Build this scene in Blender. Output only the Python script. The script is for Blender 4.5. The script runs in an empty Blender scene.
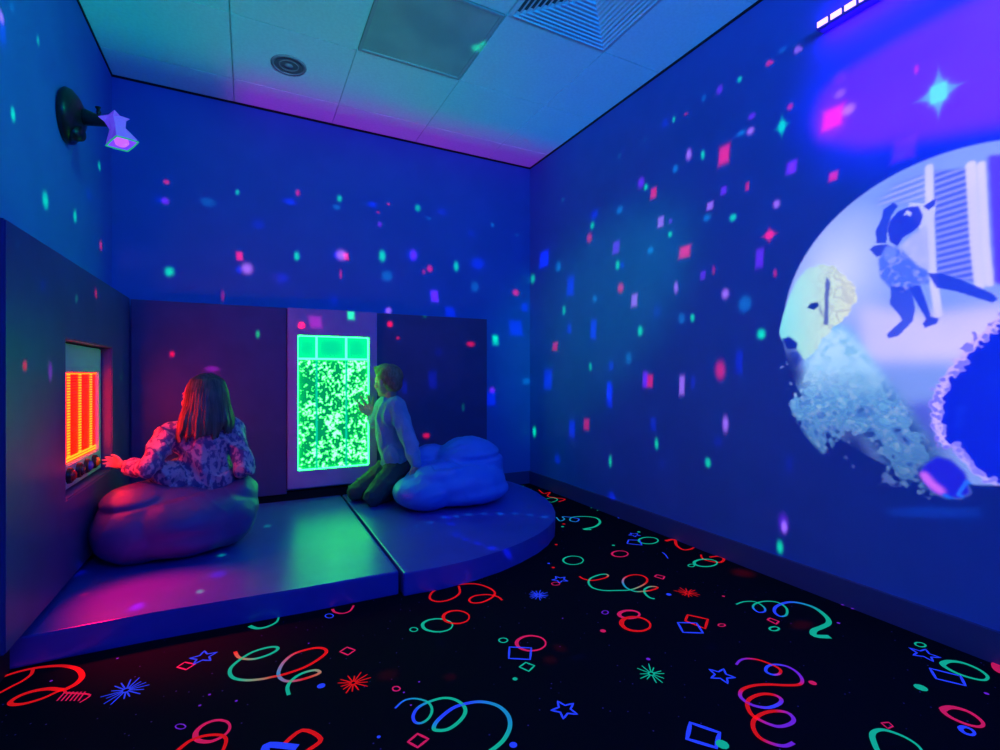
import bpy, bmesh, math, random
import numpy as np
from mathutils import Vector, Matrix, noise
random.seed(4)
C = bpy.context.scene.collection
scene = bpy.context.scene
V = Vector
PI = math.pi

# ------------------------------------------------------------------ camera, world, exposure
cam_data = bpy.data.cameras.new('camera')
cam = bpy.data.objects.new('camera', cam_data); C.objects.link(cam)
cam.location = (0, 0, .933)
cam.rotation_euler = (PI/2, 0, math.radians(-27.2))
cam_data.sensor_width = 36; cam_data.lens = 17.64; cam_data.shift_y = -.001; cam_data.clip_start = .02
scene.camera = cam
scene.view_settings.view_transform = 'Standard'; scene.view_settings.look = 'None'
scene.view_settings.gamma = 1; scene.view_settings.use_curve_mapping = False
scene.view_settings.exposure = 0
world = bpy.data.worlds.new('world'); scene.world = world; world.use_nodes = True
world.node_tree.nodes['Background'].inputs[0].default_value = (0, 0, 0, 1)
scene.cycles.use_denoising = True; scene.cycles.use_adaptive_sampling = False
scene.cycles.max_bounces = 6; scene.cycles.diffuse_bounces = 2

# room (metres): the left wall, right wall, back wall and ceiling
XL, XR, YB, YF, H = -.717, 2.15, 3.62, -1.7, 2.7
XP, YP, ZP = -.612, 3.52, 1.37          # faces and top of the padded wall panels

def area(name, loc, aim, size, col, power, spread=PI):
    l = bpy.data.lights.new(name, 'AREA'); l.shape = 'RECTANGLE'; l.size, l.size_y = size
    l.color = col; l.energy = power; l.spread = spread
    o = bpy.data.objects.new(name, l); C.objects.link(o); o.location = loc
    o.rotation_euler = (V(aim) - V(loc)).to_track_quat('-Z', 'Y').to_euler()
    return o
def spot(name, loc, aim, col, power, angle, blend=1, size=.03):
    l = bpy.data.lights.new(name, 'SPOT'); l.spot_size = math.radians(angle); l.spot_blend = blend
    l.color = col; l.energy = power; l.shadow_soft_size = size
    o = bpy.data.objects.new(name, l); C.objects.link(o); o.location = loc
    o.rotation_euler = (V(aim) - V(loc)).to_track_quat('-Z', 'Y').to_euler()
    return o
# black-light tubes high up behind the camera, and an added blue fill for the right wall
area('black_light_tube', (.7, -1.3, 2.45), (.6, 3, .6), (1.6, .25), (.0, .05, 1), 30)
area('added_blue_wall_fill', (1.4, -.2, 2.5), (2.15, 1.2, 1.6), (.5, .2), (0, .36, 1), 7)
spot('added_red_mat_fill', (-.585, 2.43, .62), (-.33, 2.22, .1), (1, 0, .04), 66, 58, 1, .05)  # added lamp in front of the board, strengthens its red on the mat
spot('added_blue_mat_fill', (1.7, 1.5, 2.6), (1.25, 2.9, .3), (0, .08, 1), 34, 24, 1, .1)  # added fill, brightens the blue beanbag and right mat
spot('added_teal_corner_fill', (.9, .7, 2.3), (2.15, 2.72, 1.40), (0, .6, .26), 120, 33, 1, .1)  # added fill for the teal glow on the right wall
spot('added_teal_left_fill', (1.0, .9, 2.5), (-.717, 2.35, 2.0), (0, .6, .32), 85, 38, 1, .1)  # added fill for the teal tone of the left wall

# ------------------------------------------------------------------ projectors: one unseen lamp behind generated colour slides
# DOTS: surface, place on it (metres), half sizes, colour, strength, shape
DOTS=[('R',1.604,2.382,0.015,0.017,'G',1,'o'),('R',1.72,2.391,0.024,0.028,'V',0.7,'o'),('R',1.817,2.397,0.018,0.024,'T',0.5,'o'),('R',1.938,2.369,0.015,0.011,'R',0.5,'o'),('R',2.024,2.378,0.012,0.021,'G',1,'o'),('R',2.092,2.388,0.032,0.029,'B',0.8,'o'),('R',2.012,2.094,0.028,0.028,'T',0.8,'o'),('R',1.917,2.137,0.024,0.039,'L',1,'o'),('R',1.824,2.098,0.016,0.03,'G',1,'o'),('R',1.693,2.046,0.036,0.055,'R',1,'q'),('R',1.539,2.17,0.024,0.02,'V',0.8,'o'),('R',1.546,2.102,0.024,0.023,'L',1,'o'),('R',1.596,2.114,0.03,0.019,'T',0.8,'o'),('R',1.352,2.126,0.016,0.018,'R',0.6,'o'),('R',1.346,1.853,0.03,0.034,'V',0.8,'q'),('R',1.696,1.866,0.021,0.025,'V',0.8,'q'),('R',1.563,1.842,0.012,0.024,'R',0.6,'q'),('R',2.283,2.11,0.036,0.043,'V',0.9,'o'),('R',2.243,2.069,0.02,0.025,'G',1,'o'),('R',2.18,2.011,0.028,0.037,'R',0.9,'q'),('R',2.482,2.351,0.02,0.026,'T',0.4,'o'),('R',1.447,2.377,0.024,0.018,'R',0.7,'c'),('R',1.387,2.399,0.024,0.018,'T',0.4,'o'),('R',2.25,2.358,0.025,0.021,'T',0.25,'o'),('R',1.39,2.055,0.03,0.045,'G',1,'s'),('R',1.174,1.992,0.048,0.05,'R',1.1,'q'),('R',1.174,1.984,0.08,0.089,'R',0.25,'o'),('R',1.145,2.078,0.028,0.024,'L',0.6,'o'),('R',1.113,1.998,0.032,0.029,'L',1.1,'o'),('R',0.888,2.035,0.01,0.022,'R',0.5,'o'),('R',0.824,1.917,0.052,0.065,'C',1.3,'s'),('R',0.925,1.763,0.044,0.049,'V',0.6,'q'),('R',1.344,1.851,0.018,0.029,'V',0.7,'q'),('R',1.171,1.75,0.02,0.022,'R',0.8,'q'),('R',1.314,2.361,0.024,0.023,'L',0.7,'c'),('R',1.145,2.144,0.036,0.033,'V',0.5,'o'),('R',3.124,2.271,0.028,0.022,'T',0.5,'o'),('R',2.744,2.046,0.06,0.043,'B',0.8,'o'),('R',2.763,1.976,0.028,0.032,'G',0.8,'o'),('R',2.797,1.898,0.036,0.042,'R',0.6,'o'),('R',2.479,2.0,0.04,0.031,'T',0.8,'o'),('R',2.123,1.824,0.028,0.037,'L',0.8,'q'),('R',2.051,1.733,0.02,0.021,'G',1,'o'),('R',2.049,1.808,0.02,0.021,'V',0.5,'o'),('R',1.778,1.813,0.024,0.025,'L',0.9,'q'),('R',1.797,1.757,0.032,0.025,'T',0.8,'o'),('R',1.642,1.713,0.024,0.023,'G',1,'o'),('R',1.415,1.71,0.02,0.024,'L',1,'o'),('R',1.45,1.578,0.036,0.032,'R',1.2,'s'),('R',1.945,1.609,0.044,0.038,'R',1,'q'),('R',2.205,1.676,0.032,0.031,'T',0.8,'o'),('R',2.514,1.764,0.04,0.049,'V',0.7,'q'),('R',2.499,1.646,0.025,0.04,'G',0.9,'o'),('R',2.451,1.636,0.025,0.03,'B',0.8,'o'),('R',2.471,1.492,0.035,0.041,'R',0.7,'o'),('R',3.179,1.769,0.036,0.042,'T',0.4,'o'),('R',3.396,1.871,0.08,0.075,'B',0.8,'q'),('R',3.027,1.592,0.054,0.088,'B',0.9,'q'),('R',2.737,1.457,0.035,0.033,'T',0.7,'o'),('R',3.112,1.419,0.028,0.044,'G',0.7,'o'),('R',3.042,1.272,0.042,0.049,'B',0.8,'o'),('R',2.753,1.244,0.04,0.08,'B',1,'q'),('R',3.233,1.151,0.042,0.04,'R',0.6,'q'),('R',2.786,0.983,0.02,0.036,'G',0.8,'o'),('R',2.343,1.394,0.032,0.048,'L',0.8,'q'),('R',2.153,1.305,0.032,0.049,'B',0.5,'o'),('R',2.007,1.421,0.02,0.043,'L',0.9,'o'),('R',2.292,1.198,0.026,0.039,'G',1,'o'),('R',1.967,1.241,0.03,0.042,'T',0.6,'o'),('R',1.892,1.238,0.018,0.028,'G',1,'o'),('R',1.823,1.457,0.021,0.028,'V',0.6,'q'),('R',1.756,1.473,0.012,0.03,'R',0.35,'o'),('R',1.686,1.339,0.027,0.034,'L',1,'o'),('R',1.499,1.48,0.024,0.055,'V',0.8,'q'),('R',1.422,1.395,0.009,0.024,'R',0.6,'o'),('R',1.576,1.275,0.042,0.05,'T',0.7,'o'),('R',1.49,1.121,0.027,0.03,'G',1.2,'o'),('R',2.396,1.032,0.036,0.045,'T',0.6,'o'),('R',2.566,0.988,0.035,0.042,'B',0.8,'o'),('R',2.587,0.822,0.028,0.072,'B',1,'q'),('R',3.339,0.889,0.072,0.096,'B',0.9,'q'),('R',3.701,0.872,0.09,0.041,'T',0.5,'o'),('R',2.249,0.9,0.026,0.06,'V',0.9,'q'),('R',2.21,0.891,0.028,0.045,'R',0.8,'q'),('R',1.965,0.87,0.022,0.066,'L',0.9,'q'),('R',1.888,0.887,0.018,0.04,'B',0.5,'q'),('R',1.716,0.953,0.036,0.06,'R',0.75,'o'),('R',1.606,0.993,0.025,0.072,'B',0.6,'q'),('R',2.578,0.781,0.035,0.088,'B',0.8,'q'),('R',3.551,0.444,0.032,0.048,'G',0.7,'o'),('R',3.008,0.522,0.045,0.078,'B',0.9,'q'),('R',2.831,0.574,0.036,0.048,'R',0.6,'q'),('R',2.572,0.351,0.02,0.048,'G',0.8,'o'),('R',3.201,0.267,0.049,0.049,'B',0.7,'o'),('R',2.183,0.633,0.028,0.049,'B',0.5,'q'),('R',2.156,0.52,0.019,0.042,'G',0.9,'o'),('R',2.112,0.407,0.028,0.033,'B',0.35,'o'),('R',1.685,0.679,0.022,0.054,'L',1,'o'),('R',1.729,0.585,0.03,0.034,'B',0.45,'o'),('R',1.791,0.467,0.022,0.032,'G',1,'o'),('R',1.357,0.531,0.02,0.054,'B',0.4,'o'),('R',1.379,0.243,0.018,0.037,'L',1.1,'o'),('R',1.383,0.261,0.032,0.058,'V',0.5,'o'),('R',1.399,0.146,0.019,0.037,'G',1.1,'o'),('R',2.555,0.116,0.04,0.041,'B',0.9,'o'),('B',-0.448,2.115,0.018,0.019,'R',0.6,'o'),('B',-0.453,1.996,0.024,0.028,'V',0.8,'o'),('B',-0.479,2.0,0.04,0.024,'B',0.6,'o'),('B',-0.228,2.027,0.054,0.036,'T',0.35,'o'),('B',-0.063,2.117,0.014,0.024,'G',0.7,'o'),('B',0.302,2.175,0.016,0.026,'R',0.6,'o'),('B',0.252,2.107,0.056,0.03,'B',0.9,'o'),('B',0.577,2.18,0.022,0.029,'G',0.8,'o'),('B',0.558,2.117,0.036,0.024,'T',0.5,'o'),('B',0.808,2.176,0.048,0.03,'B',0.9,'o'),('B',0.059,1.924,0.048,0.039,'B',0.5,'o'),('B',-0.432,1.564,0.03,0.036,'G',1,'o'),('B',-0.051,1.702,0.022,0.033,'R',0.9,'q'),('B',-0.007,1.625,0.042,0.048,'L',0.9,'o'),('B',-0.055,1.612,0.028,0.033,'B',0.8,'o'),('B',0.295,1.74,0.022,0.037,'G',1,'o'),('B',0.59,1.779,0.044,0.048,'L',1,'o'),('B',0.558,1.775,0.042,0.039,'B',0.8,'o'),('B',0.621,1.774,0.021,0.03,'R',0.9,'q'),('B',0.585,1.643,0.011,0.04,'R',0.5,'o'),('B',0.204,1.581,0.048,0.048,'B',0.6,'o'),('B',-0.146,1.436,0.009,0.042,'R',0.3,'o'),('B',0.539,1.456,0.036,0.049,'B',0.5,'o'),('B',0.042,1.167,0.016,0.031,'G',0.6,'o'),('B',0.31,1.231,0.022,0.023,'R',1.6,'o'),('B',0.4,1.258,0.05,0.05,'V',0.3,'q'),('B',0.642,1.318,0.028,0.036,'G',1,'q'),('B',0.927,2.197,0.016,0.013,'R',0.5,'o'),('B',0.85,2.123,0.016,0.013,'R',0.35,'o'),('B',0.863,2.037,0.02,0.024,'V',0.7,'o'),('B',0.88,1.805,0.03,0.052,'G',1,'o'),('B',1.152,2.202,0.027,0.033,'G',0.7,'o'),('B',1.239,2.136,0.024,0.016,'T',0.4,'o'),('B',1.347,2.204,0.056,0.035,'B',0.5,'o'),('B',1.118,1.84,0.032,0.049,'V',0.9,'o'),('B',1.109,1.834,0.064,0.064,'B',0.7,'o'),('B',1.248,1.749,0.026,0.032,'R',0.8,'o'),('B',1.2,1.72,0.016,0.024,'R',0.4,'o'),('B',1.468,1.788,0.027,0.048,'G',0.9,'o'),('B',1.656,1.828,0.075,0.06,'B',0.9,'o'),('B',1.599,2.068,0.04,0.034,'B',0.4,'o'),('B',1.789,2.162,0.02,0.024,'T',0.7,'o'),('B',2.018,2.109,0.024,0.02,'T',0.25,'o'),('B',0.916,1.661,0.052,0.052,'T',0.5,'o'),('B',1.631,1.639,0.044,0.052,'T',0.5,'o'),('B',1.287,1.538,0.035,0.052,'V',0.9,'q'),('B',1.284,1.538,0.048,0.064,'B',0.6,'q'),('B',0.927,1.403,0.027,0.032,'L',0.8,'o'),('B',0.913,1.402,0.042,0.03,'B',0.7,'o'),('B',1.417,1.424,0.052,0.046,'B',0.9,'q'),('B',2.008,1.621,0.036,0.032,'R',0.8,'o'),('B',2.095,1.501,0.045,0.055,'B',0.9,'o'),('B',2.008,1.321,0.075,0.08,'B',0.9,'q'),('B',1.813,1.229,0.03,0.04,'G',0.8,'o'),('R',3.391,1.872,0.08,0.081,'B',0.9,'q'),('R',3.573,1.741,0.043,0.048,'G',0.8,'o'),('R',3.192,1.769,0.049,0.05,'T',0.5,'o'),('B',0.927,1.275,0.024,0.026,'R',1,'o'),('B',0.987,1.173,0.017,0.017,'R',0.4,'o'),('B',1.584,1.144,0.041,0.025,'R',0.9,'o'),('B',1.309,1.075,0.041,0.041,'B',0.7,'o'),('B',1.26,0.857,0.041,0.083,'B',0.9,'q'),('B',1.038,0.8,0.025,0.058,'B',0.9,'q'),('B',1.518,0.636,0.015,0.041,'G',0.4,'o'),('B',1.21,0.426,0.031,0.024,'R',1,'o'),('B',1.194,1.346,0.021,0.017,'G',0.5,'o'),('B',1.817,1.209,0.034,0.048,'G',0.7,'q'),('B',1.787,0.801,0.032,0.032,'V',1,'o'),('B',1.777,0.728,0.05,0.072,'B',0.9,'q'),('B',2.112,0.872,0.05,0.04,'T',0.5,'o'),('R',3.545,0.445,0.038,0.056,'G',0.7,'o'),('L',2.167,2.099,0.024,0.025,'L',1,'o'),('L',2.176,2.055,0.036,0.061,'B',0.8,'o'),('L',2.249,2.182,0.024,0.025,'T',0.4,'o'),('L',2.482,2.212,0.018,0.025,'G',0.6,'o'),('L',2.258,1.823,0.024,0.03,'G',1.2,'o'),('L',2.559,1.624,0.041,0.042,'G',1.1,'o'),('L',2.934,1.667,0.029,0.037,'G',1,'o'),('L',3.384,1.637,0.032,0.031,'R',0.7,'o'),('L',3.154,1.841,0.064,0.038,'B',0.5,'o'),('L',3.352,2.06,0.032,0.031,'G',0.8,'o'),('L',2.118,1.258,0.016,0.031,'T',0.5,'o'),('L',2.343,1.165,0.04,0.036,'B',0.6,'o'),('L',2.738,1.17,0.025,0.027,'G',0.5,'o'),('L',3.049,1.238,0.026,0.03,'R',0.6,'o'),('L',2.177,0.866,0.023,0.022,'R',0.7,'o'),('L',2.416,0.847,0.029,0.048,'V',0.9,'o'),('L',3.585,0.821,0.032,0.033,'G',0.3,'o'),('B',-0.434,1.026,0.017,0.022,'R',0.9,'o'),('B',-0.221,0.934,0.05,0.025,'V',0.8,'o'),('M',-0.164,2.193,0.014,0.024,'G',1.2,'o'),('M',-0.109,2.588,0.02,0.025,'G',1,'o'),('M',0.094,2.969,0.024,0.027,'G',0.9,'o'),('M',-0.354,2.154,0.028,0.046,'V',1.1,'o'),('M',-0.112,2.348,0.04,0.052,'B',0.7,'o'),('M',-0.55,2.364,0.017,0.019,'R',0.7,'o'),('M',-0.634,2.625,0.034,0.045,'B',0.6,'o'),('M',0.739,2.562,0.017,0.025,'T',0.9,'o'),('M',0.818,2.594,0.018,0.028,'T',0.9,'o'),('M',0.907,2.624,0.026,0.028,'T',0.9,'o'),('M',1.01,2.679,0.02,0.028,'T',0.9,'o'),('M',1.082,2.665,0.02,0.034,'T',0.9,'o'),('M',1.163,2.669,0.027,0.034,'T',0.9,'o'),('M',1.249,2.642,0.028,0.028,'T',0.9,'o'),('M',1.335,2.598,0.028,0.034,'T',0.9,'o'),('M',1.415,2.557,0.022,0.028,'T',0.9,'o'),('M',1.481,2.494,0.022,0.031,'T',0.9,'o'),('M',1.538,2.419,0.024,0.028,'T',0.9,'o'),('M',1.005,2.548,0.031,0.049,'B',0.9,'o'),('M',1.029,2.669,0.03,0.055,'B',0.7,'o'),('M',0.96,2.366,0.032,0.052,'B',0.7,'o'),('M',0.976,2.28,0.024,0.032,'B',1.2,'o'),('M',1.004,2.196,0.025,0.042,'B',1,'o'),('M',1.038,2.104,0.03,0.038,'B',1.3,'o'),('M',1.094,2.045,0.03,0.032,'B',1.3,'o'),('C',1.103,2.419,0.036,0.041,'G',1.8,'o'),('C',1.118,2.375,0.022,0.025,'G',1.5,'o'),('M',0.587,1.539,0.018,0.032,'B',0.5,'o'),('M',0.94,1.268,0.039,0.019,'B',0.6,'o'),('M',1.357,1.117,0.032,0.024,'B',0.6,'o'),('M',1.427,0.746,0.071,0.019,'R',0.35,'o'),('M',1.978,1.461,0.059,0.055,'R',0.5,'o'),('M',0.918,1.336,0.025,0.031,'R',0.2,'o'),('M',1.758,1.067,0.059,0.03,'R',0.3,'o'),('M',0.548,1.356,0.022,0.023,'R',0.2,'o'),('M',0.388,1.449,0.038,0.034,'R',0.2,'o'),('M',0.854,1.295,0.028,0.028,'R',0.2,'o')]
PIC={'kitten':[('tail',(30,60,200),[(0.856,1.292),(0.815,1.284),(0.764,1.254),(0.715,1.218),(0.679,1.189),(0.671,1.173),(0.685,1.165),(0.727,1.188),(0.776,1.215),(0.829,1.236)]),('legR',(35,65,205),[(0.921,1.268),(0.884,1.184),(0.86,1.13),(0.87,1.113),(0.863,1.098),(0.829,1.11),(0.823,1.126),(0.846,1.137),(0.856,1.18),(0.877,1.252)]),('body',(85,125,230),[(1.009,1.375),(0.982,1.405),(0.943,1.406),(0.892,1.342),(0.856,1.3),(0.849,1.256),(0.892,1.255),(0.928,1.234),(0.966,1.253),(1.001,1.3)]),('legL',(55,85,210),[(0.966,1.267),(0.97,1.195),(0.943,1.156),(0.932,1.132),(0.982,1.083),(0.974,1.068),(0.943,1.075),(0.899,1.125),(0.892,1.168),(0.902,1.248)]),('chest',(175,195,252),[(0.939,1.405),(0.899,1.439),(0.856,1.463),(0.849,1.376),(0.849,1.299),(0.884,1.323)]),('armL',(30,60,195),[(1.014,1.436),(1.018,1.483),(0.997,1.528),(0.992,1.559),(0.958,1.576),(0.945,1.558),(0.966,1.528),(0.978,1.477),(0.982,1.428)]),('ear1',(190,210,255),[(0.91,1.56),(0.863,1.542),(0.829,1.552),(0.832,1.515),(0.842,1.476),(0.877,1.451),(0.913,1.531)]),('ear2',(20,40,180),[(0.867,1.534),(0.83,1.552),(0.833,1.527),(0.853,1.515)]),('head',(18,35,190),[(0.97,1.511),(0.943,1.538),(0.913,1.544),(0.881,1.538),(0.869,1.5),(0.877,1.468),(0.902,1.449),(0.928,1.438),(0.947,1.407),(0.97,1.43),(0.978,1.477)]),('paw',(35,60,190),[(1.038,1.418),(1.022,1.429),(0.982,1.425),(0.965,1.409),(0.99,1.389),(1.014,1.383)]),('wrist',(120,155,240),[(0.997,1.391),(0.982,1.419),(0.951,1.407),(0.951,1.367),(0.982,1.36)]),('eye',(190,210,255),[(0.928,1.517),(0.917,1.536),(0.902,1.521),(0.906,1.507),(0.917,1.519)])],'dog':[(1.406,1.116),(1.386,1.201),(1.357,1.274),(1.318,1.353),(1.281,1.384),(1.228,1.394),(1.168,1.38),(1.128,1.333),(1.088,1.288),(1.081,1.236),(1.112,1.18),(1.144,1.14),(1.185,1.118),(1.219,1.075),(1.254,1.013),(1.29,0.987),(1.318,1.034),(1.357,1.055),(1.386,1.076)],'dogear':[(1.2,1.344),(1.182,1.312),(1.19,1.251),(1.19,1.136),(1.21,1.142),(1.206,1.2),(1.204,1.271)],'dogeye':[(1.277,1.219),(1.263,1.238),(1.232,1.237),(1.23,1.219),(1.25,1.207)],'dogbrow':[(1.228,1.247),(1.215,1.192),(1.21,1.164),(1.228,1.202)],'dognose':[(1.391,1.091),(1.357,1.101),(1.32,1.07),(1.323,1.042),(1.366,1.044)],'dogmouth':[(1.357,1.036),(1.318,1.039),(1.3,0.996),(1.328,0.959),(1.347,0.988)],'dogchest':[(1.193,1.118),(1.128,1.109),(1.066,1.041),(1.014,0.956),(0.972,0.835),(1.328,0.818),(1.281,0.959),(1.237,1.049)],'dogbody':[(1.356,1.096),(1.182,1.157),(1.115,1.115),(1.032,0.972),(0.945,0.85),(0.865,0.717),(0.823,0.639),(0.831,0.504),(0.882,0.504),(0.936,0.525),(0.992,0.58),(1.027,0.665),(1.083,0.699),(1.126,0.724),(1.148,0.662),(1.171,0.611),(1.254,0.58),(1.317,0.655),(1.359,0.742),(1.356,0.82),(1.291,0.913),(1.278,1.014)],'ball':[(0.667,1.107),(0.708,1.062),(0.752,1.006),(0.791,0.937),(0.816,0.886),(0.827,0.834),(0.83,0.772),(0.819,0.722),(0.799,0.689),(0.76,0.659),(0.722,0.606),(0.667,0.578),(0.549,0.567),(0.491,0.835),(0.549,1.148)],'ballrim':[(0.549,1.174),(0.612,1.147),(0.667,1.102),(0.708,1.062),(0.752,1.006),(0.791,0.937),(0.816,0.886),(0.827,0.834),(0.831,0.772),(0.819,0.722),(0.805,0.695)],'rim2':[(0.779,0.686),(0.752,0.64),(0.722,0.606),(0.667,0.569)],'snout':[(0.882,0.572),(0.865,0.612),(0.831,0.646),(0.791,0.639),(0.752,0.601),(0.737,0.535),(0.76,0.51),(0.799,0.501),(0.84,0.513),(0.865,0.539)],'pink':[(0.865,0.57),(0.844,0.543),(0.819,0.525)],'tray':[(0.771,0.523),(0.748,0.572),(0.686,0.498),(0.697,0.481),(0.76,0.518)],'tray2':[(0.807,0.512),(0.752,0.482),(0.667,0.461),(0.549,0.452)],'dark':[(1.497,1.077),(1.369,1.057),(1.33,1.003),(1.291,0.925),(1.356,0.807),(1.343,0.73),(1.254,0.574),(1.16,0.6),(1.115,0.713),(1.073,0.688),(1.012,0.588),(0.936,0.519),(0.865,0.497),(0.815,0.467),(0.667,0.428),(0.549,0.408),(0.549,0.214),(1.497,-0.197)],'shade':[(0.936,0.807),(0.831,0.844),(0.831,0.772),(0.807,0.693),(0.831,0.638),(0.865,0.707)],'glint':[(0.992,0.413),(0.865,0.46),(0.715,0.486),(0.708,0.464),(0.831,0.427),(0.964,0.403)],'blind1':[(1.022,1.581),(0.951,1.64),(0.858,1.653),(0.849,1.316),(0.877,1.339),(0.884,1.453),(0.829,1.552),(0.913,1.566)],'blind2':[(0.839,1.649),(0.736,1.621),(0.712,1.233),(0.764,1.254),(0.829,1.287)],'bars':[[(0.851,1.666),(0.849,1.486),(0.842,1.298),(0.825,1.143)],[(0.738,1.631),(0.727,1.372),(0.715,1.226)],[(0.712,1.622),(0.703,1.366),(0.691,1.23)]],'wallR':[(0.696,1.647),(0.679,1.228),(0.603,1.193),(0.458,1.58)],'floor':[(1.072,1.208),(0.842,1.145),(0.666,1.157),(0.552,1.142),(0.552,0.969),(1.072,0.98)],'violet':[(1.257,2.022),(1.216,2.121),(1.108,2.162),(0.938,2.179),(0.766,2.186),(0.598,2.182),(0.372,2.096),(0.294,1.68),(0.643,1.723),(0.848,1.77),(1.072,1.826),(1.224,1.922)],'glow':[(1.33,2.012),(1.308,2.177),(1.145,2.256),(0.938,2.283),(0.666,2.264),(0.294,2.035),(0.294,1.375),(0.666,1.589),(0.938,1.652),(1.184,1.781)]}
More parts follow.
